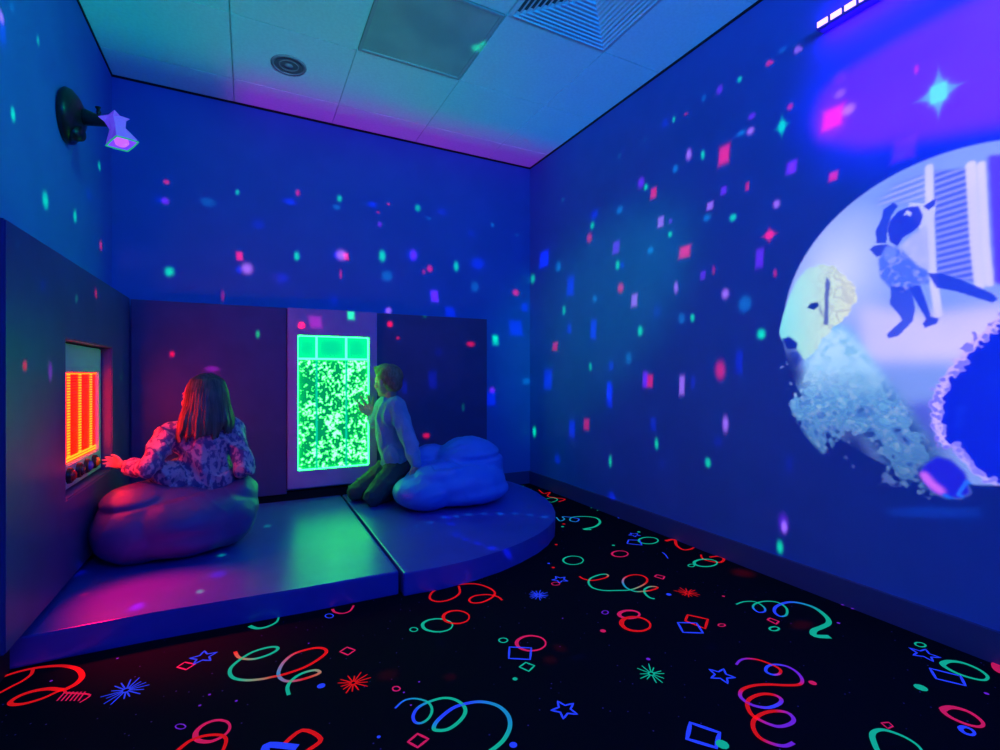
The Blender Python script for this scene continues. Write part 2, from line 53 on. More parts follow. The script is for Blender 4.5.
MOT=[('l',[(-0.75,2.012),(-0.708,2.03),(-0.677,2.039),(-0.647,2.052),(-0.607,2.056),(-0.562,2.046),(-0.52,2.026),(-0.479,1.986),(-0.456,1.935),(-0.458,1.901),(-0.472,1.882),(-0.488,1.877),(-0.522,1.9),(-0.558,1.908),(-0.588,1.899),(-0.601,1.876),(-0.591,1.857),(-0.562,1.847),(-0.526,1.853),(-0.5,1.871),(-0.485,1.878)],'r',(0.009,0.017,0.009),0),('l',[(-0.606,2.055),(-0.599,2.018),(-0.61,1.986),(-0.626,1.968),(-0.646,1.943),(-0.67,1.921)],'r',(0.009,0.009,0.009),0),('l',[(-0.48,1.873),(-0.475,1.856),(-0.449,1.839),(-0.408,1.809),(-0.425,1.781)],'rm',(0.007,0.007,0.004),0),('l',[(-0.477,1.861),(-0.485,1.82)],'m',(0.004,0.004,0.004),0),('l',[(-0.466,1.856),(-0.474,1.814)],'m',(0.004,0.004,0.004),0),('l',[(-0.456,1.851),(-0.463,1.809)],'m',(0.004,0.004,0.004),0),('l',[(-0.445,1.845),(-0.452,1.803)],'m',(0.004,0.004,0.004),0),('l',[(-0.435,1.84),(-0.442,1.798)],'m',(0.004,0.004,0.004),0),('l',[(-0.425,1.835),(-0.431,1.792)],'m',(0.004,0.004,0.004),0),('b',[(-0.32,1.788)],'b',0.063,20),('l',[(-0.201,1.855),(-0.182,1.875),(-0.152,1.847),(-0.174,1.826)],'m',(0.006,0.006,0.006),2),('s',[(-0.132,1.881)],'b',0.041,0.3),('d',[(-0.1,1.653)],'p',0.004,0),('d',[(-0.121,1.611)],'p',0.004,0),('d',[(-0.03,1.586)],'p',0.004,0),('d',[(-0.532,1.946)],'p',0.004,0),('d',[(-0.381,2.001)],'p',0.004,0),('l',[(-0.147,1.532),(-0.147,1.53),(-0.148,1.528),(-0.149,1.526),(-0.151,1.526),(-0.153,1.526),(-0.155,1.526),(-0.158,1.527),(-0.161,1.529),(-0.163,1.531),(-0.165,1.533),(-0.168,1.536),(-0.169,1.539),(-0.17,1.541),(-0.171,1.544),(-0.171,1.546),(-0.17,1.548),(-0.169,1.549),(-0.167,1.55),(-0.165,1.55),(-0.163,1.55),(-0.16,1.549),(-0.158,1.547),(-0.155,1.545),(-0.153,1.543),(-0.151,1.54),(-0.149,1.537),(-0.148,1.534)],'p',(0.003,0.003,0.003),1),('l',[(-0.044,1.486),(-0.043,1.476),(-0.044,1.467),(-0.047,1.459),(-0.052,1.452),(-0.058,1.446),(-0.065,1.443),(-0.073,1.441),(-0.082,1.44),(-0.09,1.442),(-0.098,1.446),(-0.106,1.452),(-0.112,1.458),(-0.117,1.466),(-0.12,1.475),(-0.121,1.484),(-0.121,1.493),(-0.118,1.502),(-0.114,1.509),(-0.108,1.515),(-0.101,1.52),(-0.093,1.522),(-0.084,1.523),(-0.075,1.521),(-0.066,1.517),(-0.059,1.511),(-0.052,1.504),(-0.047,1.495)],'m',(0.006200000000000001,0.014,0.006200000000000001),1),('l',[(-0.165,1.434),(-0.153,1.446),(-0.131,1.467),(-0.099,1.47),(-0.065,1.455),(-0.05,1.43),(-0.056,1.392),(-0.071,1.368)],'r',(0.012,0.009,0.008),0),('l',[(0.004,2.035),(0.03,2.002),(0.063,1.999),(0.094,2.02),(0.104,2.057)],'g',(0.016,0.012,0.006),0),('l',[(0.291,1.972),(0.291,1.969),(0.289,1.966),(0.287,1.963),(0.284,1.962),(0.282,1.961),(0.279,1.962),(0.275,1.963),(0.272,1.965),(0.27,1.968),(0.267,1.971),(0.266,1.974),(0.264,1.978),(0.264,1.982),(0.264,1.986),(0.265,1.99),(0.266,1.993),(0.268,1.995),(0.271,1.996),(0.274,1.997),(0.277,1.997),(0.28,1.996),(0.283,1.994),(0.286,1.991),(0.288,1.988),(0.29,1.984),(0.291,1.98),(0.292,1.976)],'b',(0.004,0.004,0.004),1),('l',[(0.297,2.03),(0.302,2.0),(0.326,1.976),(0.356,1.983),(0.378,2.024)],'mm',(0.012,0.007,0.008),0),('l',[(-0.039,1.869),(-0.028,1.827),(-0.002,1.801),(0.027,1.791),(0.065,1.799),(0.088,1.817),(0.085,1.836),(0.059,1.846),(0.013,1.839),(-0.024,1.809),(-0.048,1.773),(-0.05,1.736),(-0.036,1.704),(-0.002,1.677),(0.039,1.663),(0.063,1.661),(0.102,1.658),(0.161,1.669),(0.209,1.698),(0.233,1.726),(0.226,1.755),(0.194,1.771),(0.139,1.766),(0.106,1.735),(0.088,1.694),(0.084,1.657),(0.099,1.622),(0.126,1.608),(0.162,1.606),(0.198,1.615),(0.187,1.637),(0.15,1.638),(0.12,1.618),(0.104,1.586),(0.105,1.545)],'rggggrrrtrgg',(0.011,0.011,0.011),0),('l',[(0.274,1.708),(0.3,1.725),(0.321,1.694),(0.294,1.675)],'m',(0.006,0.006,0.006),2),('b',[(0.282,1.517)],'r',0.052,18),('d',[(0.194,1.546)],'b',0.012,0),('l',[(0.4,1.425),(0.399,1.423),(0.397,1.421),(0.396,1.42),(0.394,1.419),(0.392,1.419),(0.389,1.419),(0.387,1.42),(0.385,1.421),(0.383,1.423),(0.381,1.425),(0.38,1.428),(0.38,1.43),(0.38,1.433),(0.38,1.435),(0.381,1.437),(0.382,1.439),(0.384,1.441),(0.386,1.441),(0.388,1.442),(0.39,1.441),(0.393,1.44),(0.395,1.439),(0.397,1.437),(0.398,1.435),(0.399,1.433),(0.4,1.43),(0.4,1.427)],'p',(0.004,0.004,0.004),1),('d',[(0.186,1.81)],'p',0.003,0),('d',[(-0.03,1.586)],'p',0.003,0),('d',[(0.298,1.261)],'b',0.005,0),('l',[(0.364,1.348),(0.395,1.368),(0.426,1.362),(0.453,1.332),(0.454,1.296),(0.435,1.268),(0.411,1.259),(0.397,1.271),(0.4,1.296),(0.42,1.32),(0.452,1.33),(0.497,1.328),(0.526,1.306),(0.538,1.27),(0.53,1.241),(0.501,1.217),(0.465,1.205),(0.437,1.216),(0.436,1.23),(0.457,1.251),(0.507,1.275),(0.552,1.275),(0.592,1.261),(0.623,1.227),(0.631,1.183),(0.617,1.142),(0.584,1.109),(0.551,1.093),(0.516,1.084)],'btggbbgggggbbttgg',(0.006,0.011,0.012),0),('l',[(0.36,1.21),(0.39,1.226),(0.409,1.196),(0.376,1.181)],'m',(0.007,0.007,0.007),2),('l',[(0.674,1.696),(0.668,1.687),(0.661,1.679),(0.652,1.674),(0.642,1.671),(0.631,1.671),(0.619,1.673),(0.608,1.678),(0.598,1.684),(0.589,1.693),(0.581,1.703),(0.576,1.713),(0.573,1.725),(0.573,1.736),(0.575,1.746),(0.579,1.756),(0.586,1.764),(0.595,1.769),(0.605,1.773),(0.617,1.773),(0.629,1.771),(0.641,1.767),(0.651,1.76),(0.661,1.751),(0.668,1.74),(0.674,1.729),(0.676,1.717),(0.676,1.706)],'g',(0.0052,0.013000000000000001,0.0052),1),('l',[(0.753,1.724),(0.748,1.714),(0.74,1.706),(0.732,1.7),(0.722,1.697),(0.711,1.696),(0.701,1.697),(0.691,1.701),(0.682,1.707),(0.674,1.715),(0.668,1.725),(0.663,1.735),(0.662,1.747),(0.662,1.758),(0.665,1.769),(0.67,1.779),(0.677,1.788),(0.686,1.794),(0.696,1.798),(0.707,1.8),(0.718,1.798),(0.729,1.794),(0.738,1.788),(0.746,1.779),(0.752,1.769),(0.756,1.758),(0.758,1.746),(0.757,1.735)],'r',(0.0052,0.013000000000000001,0.0052),1),('l',[(0.549,1.726),(0.548,1.723),(0.546,1.721),(0.544,1.719),(0.541,1.718),(0.538,1.717),(0.535,1.718),(0.533,1.719),(0.53,1.72),(0.528,1.723),(0.526,1.725),(0.525,1.728),(0.524,1.732),(0.524,1.735),(0.525,1.738),(0.526,1.741),(0.528,1.744),(0.53,1.745),(0.532,1.747),(0.535,1.747),(0.538,1.747),(0.541,1.746),(0.544,1.744),(0.546,1.742),(0.548,1.739),(0.549,1.736),(0.55,1.732),(0.55,1.729)],'g',(0.005,0.005,0.005),1),('l',[(0.823,1.999),(0.798,1.929),(0.741,1.894),(0.689,1.9),(0.671,1.942),(0.7,1.993),(0.755,2.019),(0.823,2.013),(0.895,1.985),(0.93,1.929),(0.936,1.872),(0.907,1.834),(0.851,1.812),(0.812,1.825),(0.812,1.857),(0.847,1.878),(0.899,1.864),(0.928,1.828),(0.93,1.791)],'r',(0.009,0.009,0.008),0),('l',[(0.074,1.34),(0.126,1.376),(0.165,1.32),(0.127,1.293),(0.1,1.272)],'r',(0.012,0.012,0.012),0),('l',[(0.037,1.339),(0.046,1.36),(0.109,1.318)],'b',(0.02,0.02,0.02),0),('l',[(0.807,1.512),(0.805,1.51),(0.802,1.507),(0.8,1.506),(0.796,1.505),(0.793,1.505),(0.79,1.505),(0.787,1.506),(0.784,1.508),(0.782,1.511),(0.78,1.513),(0.779,1.516),(0.779,1.52),(0.779,1.523),(0.78,1.526),(0.782,1.529),(0.784,1.531),(0.787,1.533),(0.79,1.533),(0.794,1.534),(0.797,1.533),(0.8,1.532),(0.803,1.53),(0.805,1.528),(0.807,1.525),(0.808,1.522),(0.808,1.519),(0.808,1.515)],'g',(0.005,0.005,0.005),1),('l',[(0.915,1.435),(0.909,1.427),(0.9,1.42),(0.89,1.416),(0.88,1.413),(0.868,1.413),(0.858,1.415),(0.847,1.419),(0.838,1.424),(0.831,1.432),(0.825,1.441),(0.822,1.451),(0.821,1.461),(0.822,1.471),(0.826,1.481),(0.832,1.49),(0.841,1.497),(0.851,1.502),(0.862,1.505),(0.873,1.506),(0.885,1.504),(0.896,1.5),(0.905,1.493),(0.913,1.485),(0.919,1.476),(0.922,1.465),(0.922,1.455),(0.92,1.445)],'m',(0.0052,0.013000000000000001,0.0052),1),('l',[(0.793,1.472),(0.856,1.433),(0.818,1.377),(0.759,1.414)],'b',(0.007,0.007,0.007),2),('l',[(0.767,1.357),(0.797,1.369),(0.813,1.341),(0.782,1.324)],'g',(0.006,0.006,0.006),2),('d',[(0.725,1.31)],'g',0.008,0),('s',[(0.781,1.128)],'b',0.038,0.25),('d',[(0.592,1.079)],'b',0.01,0),('l',[(0.4,1.425),(0.399,1.423),(0.397,1.421),(0.396,1.42),(0.394,1.419),(0.392,1.419),(0.389,1.419),(0.387,1.42),(0.385,1.421),(0.383,1.423),(0.381,1.425),(0.38,1.428),(0.38,1.43),(0.38,1.433),(0.38,1.435),(0.381,1.437),(0.382,1.439),(0.384,1.441),(0.386,1.441),(0.388,1.442),(0.39,1.441),(0.393,1.44),(0.395,1.439),(0.397,1.437),(0.398,1.435),(0.399,1.433),(0.4,1.43),(0.4,1.427)],'m',(0.004,0.004,0.004),1),('d',[(0.46,1.43)],'p',0.003,0),('d',[(0.405,1.403)],'p',0.003,0),('d',[(0.407,1.34)],'p',0.003,0),('d',[(1.066,1.552)],'p',0.003,0),('l',[(1.782,2.666),(1.757,2.588),(1.804,2.606),(1.824,2.657),(1.861,2.626),(1.889,2.568),(1.839,2.528),(1.82,2.567),(1.875,2.618),(1.958,2.594),(2.002,2.534),(1.966,2.451),(1.881,2.393),(1.791,2.385),(1.828,2.361)],'ttbtggg',(0.009,0.009,0.02),0),('l',[(2.079,3.363),(2.048,3.24),(2.114,3.251),(2.032,3.16),(2.053,3.09),(2.095,3.019),(2.013,2.981)],'r',(0.01,0.01,0.01),0),('l',[(1.963,3.087),(2.037,3.099),(2.037,3.032),(1.957,2.994),(1.947,3.063)],'g',(0.008,0.008,0.008),0),('l',[(2.094,3.831),(2.069,3.696)],'r',(0.012,0.012,0.012),0),('d',[(2.028,3.537)],'g',0.012,0),('d',[(2.025,3.41)],'g',0.012,0),('d',[(1.495,2.238)],'r',0.008,0),('d',[(1.305,1.979)],'r',0.008,0),('d',[(1.314,2.033)],'b',0.007,0),('d',[(1.705,2.483)],'g',0.01,0),('d',[(1.743,2.525)],'r',0.01,0),('d',[(2.125,2.744)],'g',0.006,0),('d',[(2.12,2.669)],'g',0.006,0),('d',[(2.132,2.468)],'b',0.008,0),('l',[(1.489,1.987),(1.48,1.978),(1.47,1.97),(1.459,1.964),(1.446,1.961),(1.434,1.96),(1.423,1.961),(1.412,1.965),(1.403,1.971),(1.397,1.979),(1.392,1.989),(1.39,2.0),(1.391,2.011),(1.394,2.022),(1.4,2.033),(1.408,2.043),(1.418,2.051),(1.43,2.057),(1.442,2.061),(1.455,2.062),(1.467,2.061),(1.478,2.057),(1.487,2.05),(1.494,2.042),(1.499,2.032),(1.501,2.021),(1.499,2.009),(1.495,1.998)],'g',(0.0061,0.01,0.0061),1),('l',[(1.749,1.953),(1.741,1.946),(1.732,1.941),(1.723,1.937),(1.712,1.935),(1.702,1.935),(1.693,1.936),(1.684,1.94),(1.676,1.945),(1.671,1.951),(1.667,1.958),(1.666,1.966),(1.667,1.975),(1.67,1.983),(1.675,1.991),(1.682,1.998),(1.691,2.003),(1.701,2.008),(1.711,2.01),(1.722,2.01),(1.732,2.009),(1.741,2.005),(1.748,2.0),(1.754,1.994),(1.758,1.986),(1.759,1.978),(1.758,1.969),(1.754,1.961)],'m',(0.0058000000000000005,0.011,0.0058000000000000005),1),('b',[(1.086,1.76)],'b',0.049,20),('s',[(1.256,1.85)],'b',0.038,0.3),('l',[(1.23,1.813),(1.227,1.81),(1.224,1.808),(1.221,1.806),(1.217,1.806),(1.213,1.806),(1.209,1.807),(1.205,1.808),(1.202,1.81),(1.199,1.813),(1.197,1.816),(1.196,1.819),(1.196,1.823),(1.197,1.826),(1.198,1.829),(1.2,1.832),(1.203,1.834),(1.207,1.835),(1.211,1.836),(1.215,1.836),(1.219,1.835),(1.223,1.834),(1.226,1.832),(1.229,1.829),(1.231,1.826),(1.232,1.823),(1.232,1.819),(1.231,1.816)],'m',(0.004,0.004,0.004),1),('l',[(2.038,2.032),(2.028,2.024),(2.016,2.017),(2.003,2.013),(1.989,2.01),(1.976,2.01),(1.963,2.012),(1.951,2.017),(1.942,2.023),(1.935,2.031),(1.93,2.041),(1.928,2.051),(1.93,2.061),(1.934,2.072),(1.942,2.081),(1.952,2.09),(1.963,2.097),(1.977,2.102),(1.991,2.105),(2.005,2.105),(2.018,2.103),(2.03,2.098),(2.04,2.091),(2.047,2.083),(2.052,2.073),(2.053,2.063),(2.051,2.052),(2.046,2.042)],'g',(0.0081,0.012,0.0081),1),('l',[(1.85,2.073),(1.899,2.116),(1.949,2.082),(1.904,2.018)],'b',(0.008,0.008,0.008),2),('s',[(1.988,2.167)],'b',0.036,0.3),('d',[(2.047,2.194)],'g',0.01,0),('d',[(1.765,2.086)],'g',0.009,0),('l',[(2.07,2.008),(2.13,2.001),(2.07,1.929),(2.049,1.865),(2.086,1.853),(2.126,1.862)],'r',(0.02,0.012,0.01),0),('l',[(2.075,1.773),(2.036,1.726),(2.046,1.682),(2.078,1.656),(2.129,1.678),(2.135,1.715),(2.085,1.727)],'r',(0.008,0.012,0.012),0),('l',[(2.055,1.658),(2.045,1.652),(2.032,1.647),(2.019,1.644),(2.005,1.643),(1.991,1.644),(1.978,1.647),(1.966,1.651),(1.956,1.658),(1.948,1.666),(1.943,1.674),(1.942,1.683),(1.943,1.693),(1.947,1.702),(1.955,1.71),(1.964,1.717),(1.976,1.722),(1.99,1.725),(2.004,1.727),(2.019,1.726),(2.033,1.723),(2.045,1.718),(2.055,1.711),(2.063,1.703),(2.068,1.694),(2.069,1.685),(2.068,1.675),(2.063,1.666)],'g',(0.0072,0.015,0.0072),1),('l',[(1.929,1.686),(1.925,1.683),(1.922,1.682),(1.918,1.68),(1.913,1.679),(1.909,1.679),(1.906,1.68),(1.902,1.681),(1.9,1.683),(1.898,1.685),(1.897,1.688),(1.897,1.691),(1.898,1.694),(1.899,1.697),(1.902,1.7),(1.905,1.702),(1.909,1.704),(1.913,1.705),(1.917,1.706),(1.921,1.706),(1.925,1.706),(1.929,1.704),(1.931,1.703),(1.933,1.7),(1.934,1.698),(1.934,1.695),(1.933,1.692),(1.931,1.689)],'g',(0.006,0.006,0.006),1),('l',[(1.922,1.887),(1.912,1.857),(1.883,1.811)],'b',(0.006,0.006,0.006),0),('l',[(1.354,1.836),(1.356,1.803),(1.383,1.773),(1.442,1.769),(1.474,1.78),(1.48,1.799),(1.449,1.809),(1.389,1.797),(1.348,1.76),(1.334,1.711),(1.36,1.669),(1.411,1.643),(1.456,1.624),(1.505,1.624),(1.574,1.643),(1.612,1.676),(1.616,1.715),(1.583,1.738),(1.532,1.731),(1.491,1.699),(1.465,1.649),(1.472,1.602),(1.501,1.587),(1.537,1.578),(1.578,1.581),(1.588,1.591),(1.565,1.607),(1.525,1.598),(1.499,1.571),(1.486,1.532),(1.496,1.511)],'rrrgggggrrrtgrrggg',(0.009,0.009,0.01),0),('l',[(1.661,1.678),(1.685,1.688),(1.702,1.657),(1.674,1.639)],'m',(0.007,0.007,0.007),2),('d',[(1.579,1.514)],'b',0.011,0),('b',[(1.661,1.488)],'r',0.053,18),('d',[(1.77,1.397)],'m',0.006,0),('l',[(1.347,1.44),(1.341,1.435),(1.334,1.432),(1.326,1.429),(1.317,1.428),(1.308,1.429),(1.299,1.431),(1.291,1.434),(1.284,1.439),(1.278,1.444),(1.274,1.45),(1.272,1.457),(1.271,1.464),(1.273,1.47),(1.277,1.476),(1.283,1.481),(1.29,1.485),(1.298,1.487),(1.307,1.488),(1.316,1.488),(1.325,1.486),(1.334,1.482),(1.341,1.478),(1.347,1.472),(1.351,1.466),(1.353,1.459),(1.353,1.452),(1.351,1.446)],'m',(0.0082,0.016,0.0082),1),('l',[(1.323,1.358),(1.314,1.351),(1.303,1.345),(1.291,1.343),(1.279,1.342),(1.267,1.344),(1.256,1.348),(1.246,1.354),(1.238,1.362),(1.232,1.371),(1.229,1.381),(1.228,1.392),(1.231,1.403),(1.235,1.414),(1.243,1.423),(1.252,1.431),(1.263,1.437),(1.275,1.441),(1.288,1.441),(1.3,1.44),(1.312,1.436),(1.322,1.429),(1.331,1.421),(1.336,1.411),(1.339,1.4),(1.339,1.388),(1.336,1.377),(1.331,1.367)],'r',(0.0063,0.018,0.0063),1),('d',[(1.143,1.408)],'m',0.011,0),('l',[(1.25,1.508),(1.247,1.505),(1.244,1.503),(1.241,1.502),(1.238,1.501),(1.235,1.501),(1.232,1.501),(1.23,1.502),(1.228,1.504),(1.226,1.506),(1.225,1.508),(1.225,1.511),(1.225,1.513),(1.226,1.516),(1.228,1.519),(1.23,1.521),(1.233,1.523),(1.236,1.524),(1.239,1.525),(1.242,1.526),(1.245,1.525),(1.248,1.524),(1.25,1.523),(1.252,1.521),(1.253,1.519),(1.253,1.516),(1.252,1.513),(1.251,1.51)],'p',(0.004,0.004,0.004),1),('l',[(1.51,1.352),(1.551,1.293),(1.485,1.25),(1.466,1.324)],'r',(0.009,0.009,0.009),2),('l',[(1.43,1.327),(1.49,1.293),(1.453,1.232),(1.393,1.268)],'b',(0.008,0.008,0.008),2),('l',[(1.572,1.233),(1.57,1.232),(1.567,1.231),(1.564,1.23),(1.561,1.23),(1.558,1.231),(1.555,1.231),(1.552,1.233),(1.55,1.234),(1.548,1.236),(1.547,1.238),(1.546,1.24),(1.546,1.242),(1.547,1.243),(1.549,1.245),(1.551,1.246),(1.553,1.247),(1.556,1.248),(1.559,1.248),(1.563,1.248),(1.566,1.247),(1.568,1.246),(1.571,1.244),(1.573,1.242),(1.574,1.24),(1.574,1.238),(1.574,1.236),(1.573,1.235)],'m',(0.005,0.005,0.005),1),('l',[(1.753,1.324),(1.8,1.325),(1.841,1.304),(1.832,1.26),(1.802,1.234),(1.773,1.24),(1.785,1.272),(1.825,1.292),(1.881,1.288),(1.918,1.259),(1.902,1.212),(1.849,1.178),(1.816,1.182),(1.831,1.214),(1.881,1.239),(1.954,1.24),(1.993,1.213),(2.004,1.16),(1.97,1.098),(1.929,1.067),(1.88,1.061),(1.824,1.06),(1.792,1.037),(1.832,1.009)],'gggbbggggbbbtggggg',(0.007,0.009,0.024),0),('l',[(1.748,1.187),(1.769,1.191),(1.775,1.16),(1.746,1.151)],'m',(0.007,0.007,0.007),2),('l',[(1.724,1.126),(1.721,1.124),(1.717,1.123),(1.712,1.122),(1.708,1.122),(1.703,1.122),(1.699,1.123),(1.695,1.125),(1.692,1.127),(1.69,1.129),(1.689,1.132),(1.688,1.134),(1.689,1.137),(1.691,1.139),(1.693,1.142),(1.697,1.143),(1.7,1.145),(1.705,1.145),(1.709,1.146),(1.714,1.145),(1.718,1.144),(1.722,1.143),(1.725,1.141),(1.727,1.138),(1.729,1.136),(1.729,1.133),(1.728,1.13),(1.727,1.128)],'g',(0.007,0.007,0.007),1),('b',[(1.113,1.138)],'g',0.052,16),('d',[(1.161,1.201)],'p',0.007,0),('s',[(1.299,1.033)],'b',0.04,0.5),('l',[(1.389,1.049),(1.421,1.059),(1.451,1.055),(1.479,1.03),(1.492,0.987),(1.486,0.965),(1.463,0.956),(1.443,0.963),(1.44,0.982),(1.467,0.997),(1.5,0.993),(1.525,0.968),(1.521,0.933),(1.497,0.904),(1.467,0.896),(1.427,0.913),(1.39,0.936),(1.347,0.954),(1.303,0.959),(1.273,0.949),(1.258,0.93),(1.26,0.9),(1.287,0.874),(1.33,0.869),(1.355,0.878),(1.357,0.898),(1.33,0.918),(1.285,0.922),(1.251,0.91),(1.224,0.878),(1.225,0.846),(1.243,0.815),(1.281,0.806),(1.308,0.813),(1.317,0.836),(1.293,0.856),(1.253,0.865),(1.208,0.859),(1.178,0.838),(1.164,0.811),(1.173,0.783),(1.194,0.764),(1.224,0.761)],'pprrrbbbpprrrrppbprrrrppprrrrpp',(0.008,0.011,0.011),0),('d',[(1.512,0.882)],'m',0.011,0),('l',[(1.049,0.93),(1.087,0.87),(1.036,0.839),(0.995,0.893)],'b',(0.011,0.011,0.011),2),('d',[(1.059,0.839)],'g',0.016,0),('d',[(2.131,1.125)],'p',0.006,0),('d',[(2.132,1.089)],'p',0.006,0),('d',[(1.961,1.05)],'p',0.006,0),('l',[(2.062,0.826),(2.058,0.825),(2.054,0.825),(2.05,0.825),(2.047,0.826),(2.043,0.828),(2.041,0.829),(2.038,0.832),(2.037,0.835),(2.037,0.837),(2.037,0.84),(2.038,0.843),(2.04,0.845),(2.043,0.847),(2.046,0.849),(2.05,0.85),(2.054,0.85),(2.058,0.85),(2.062,0.849),(2.065,0.847),(2.068,0.845),(2.07,0.843),(2.072,0.84),(2.072,0.837),(2.072,0.834),(2.07,0.832),(2.068,0.829),(2.065,0.827)],'g',(0.006,0.006,0.006),1),('s',[(1.996,0.803)],'b',0.042,0.3),('l',[(1.982,0.749),(2.019,0.746),(2.046,0.722),(2.046,0.685),(2.024,0.656),(1.991,0.651),(1.97,0.669),(1.959,0.702),(1.966,0.734)],'g',(0.018,0.008,0.016),1),('l',[(1.916,0.756),(1.951,0.694),(1.904,0.666),(1.868,0.722)],'b',(0.008,0.008,0.008),2),('d',[(1.774,0.722)],'g',0.017,0),('l',[(2.12,0.632),(2.112,0.631),(2.105,0.631),(2.098,0.632),(2.092,0.633),(2.088,0.636),(2.086,0.639),(2.085,0.643),(2.086,0.647),(2.089,0.652),(2.094,0.656),(2.1,0.66),(2.107,0.663),(2.115,0.666),(2.124,0.669),(2.132,0.67),(2.14,0.67),(2.147,0.669),(2.153,0.667),(2.157,0.665),(2.159,0.661),(2.16,0.657),(2.158,0.653),(2.155,0.648),(2.15,0.644),(2.144,0.64),(2.137,0.637),(2.129,0.634)],'m',(0.0122,0.02,0.0122),1),('d',[(1.911,0.621)],'p',0.006,0),('l',[(1.71,0.646),(1.746,0.64),(1.764,0.613),(1.754,0.585),(1.734,0.57),(1.711,0.573),(1.695,0.594),(1.693,0.625)],'m',(0.018,0.008,0.014),1),('l',[(1.67,0.566),(1.666,0.566),(1.662,0.566),(1.659,0.567),(1.656,0.568),(1.654,0.571),(1.652,0.573),(1.651,0.576),(1.651,0.579),(1.652,0.582),(1.653,0.584),(1.655,0.587),(1.658,0.589),(1.661,0.591),(1.665,0.592),(1.668,0.592),(1.672,0.592),(1.675,0.591),(1.678,0.59),(1.681,0.587),(1.682,0.585),(1.683,0.582),(1.683,0.579),(1.683,0.576),(1.681,0.573),(1.679,0.571),(1.676,0.569),(1.673,0.567)],'b',(0.0068000000000000005,0.012,0.0068000000000000005),1),('l',[(1.474,0.595),(1.492,0.616),(1.495,0.646),(1.48,0.678),(1.455,0.688),(1.429,0.684),(1.4,0.665),(1.378,0.645),(1.355,0.611),(1.378,0.578),(1.438,0.568)],'g',(0.006,0.014,0.01),1),('l',[(1.5,0.697),(1.521,0.689),(1.514,0.676),(1.492,0.678)],'m',(0.004,0.004,0.004),2)]


def s2l(c): return np.array([((v/255)/12.92 if v/255 <= .04045 else ((v/255+.055)/1.055)**2.4) for v in c], dtype=np.float32)
WALL_ALB = np.array([.06, .25, .80], dtype=np.float32)
P2 = V((.45, .35, 1.9))
class Slide:
    """a colour slide laid over one plane of the room; axis = plane normal axis"""
    def __init__(s, axis, at, a0, a1, b0, b1, res, src):
        s.axis, s.at, s.a0, s.a1, s.b0, s.b1, s.res, s.src = axis, at, a0, a1, b0, b1, res, src
        s.w, s.h = int((a1-a0)*res), int((b1-b0)*res)
        s.img = np.zeros((s.h, s.w, 3), np.float32)
        s.A, s.B = np.meshgrid(a0+(np.arange(s.w)+.5)/res, b0+(np.arange(s.h)+.5)/res)
    def falloff(s):
        oth = [i for i in range(3) if i != s.axis]
        d = abs(s.at-s.src[s.axis])
        r2 = (s.A-s.src[oth[0]])**2+(s.B-s.src[oth[1]])**2+d*d
        return (r2**1.5/d)[..., None]
    def dot(s, a, b, ra, rb, col, k, sh):
        m = 2.2 if sh != 's' else 3
        if sh == 's': ra, rb = ra*.72, rb*.78
        i0, i1 = int((a-ra*m-s.a0)*s.res), int((a+ra*m-s.a0)*s.res)+2
        j0, j1 = int((b-rb*m-s.b0)*s.res), int((b+rb*m-s.b0)*s.res)+2
        i0, j0 = max(i0, 0), max(j0, 0)
        if i0 >= i1 or j0 >= j1: return
        sub = s.img[j0:j1, i0:i1]
        if sub.size == 0: return
        x = (s.A[j0:j1, i0:i1]-a)/ra; y = (s.B[j0:j1, i0:i1]-b)/rb
        if sh == 'o': f = np.exp(-((x*x+y*y)/.75)**1.5)
        elif sh == 'q': f = 1/(1+np.exp((np.maximum(abs(x+.12*y), abs(y))-.9)*9))
        elif sh == 'c': f = 1/(1+np.exp((np.minimum(np.hypot(x-.3, y*.8), np.hypot(x+.4, y+.4)*1.5)-.6)*9))
        else:
            f = 1/(1+np.exp((np.maximum(abs(x), abs(y))-.62)*12)) + .7*np.exp(-np.maximum(0, (np.sqrt(abs(x))+np.sqrt(abs(y))-1.5))*7)*np.exp(-(x*x+y*y)*.4)
            f = np.minimum(f, 1)
        sub += f[..., None]*(col*k)
    def image(s, name):
        im = bpy.data.images.new(name, s.w, s.h, float_buffer=True, is_data=True)
        px = np.ones((s.h, s.w, 4), np.float32); px[..., :3] = s.img
        im.pixels.foreach_set(px.ravel()); im.update(); im.pack()
        return im
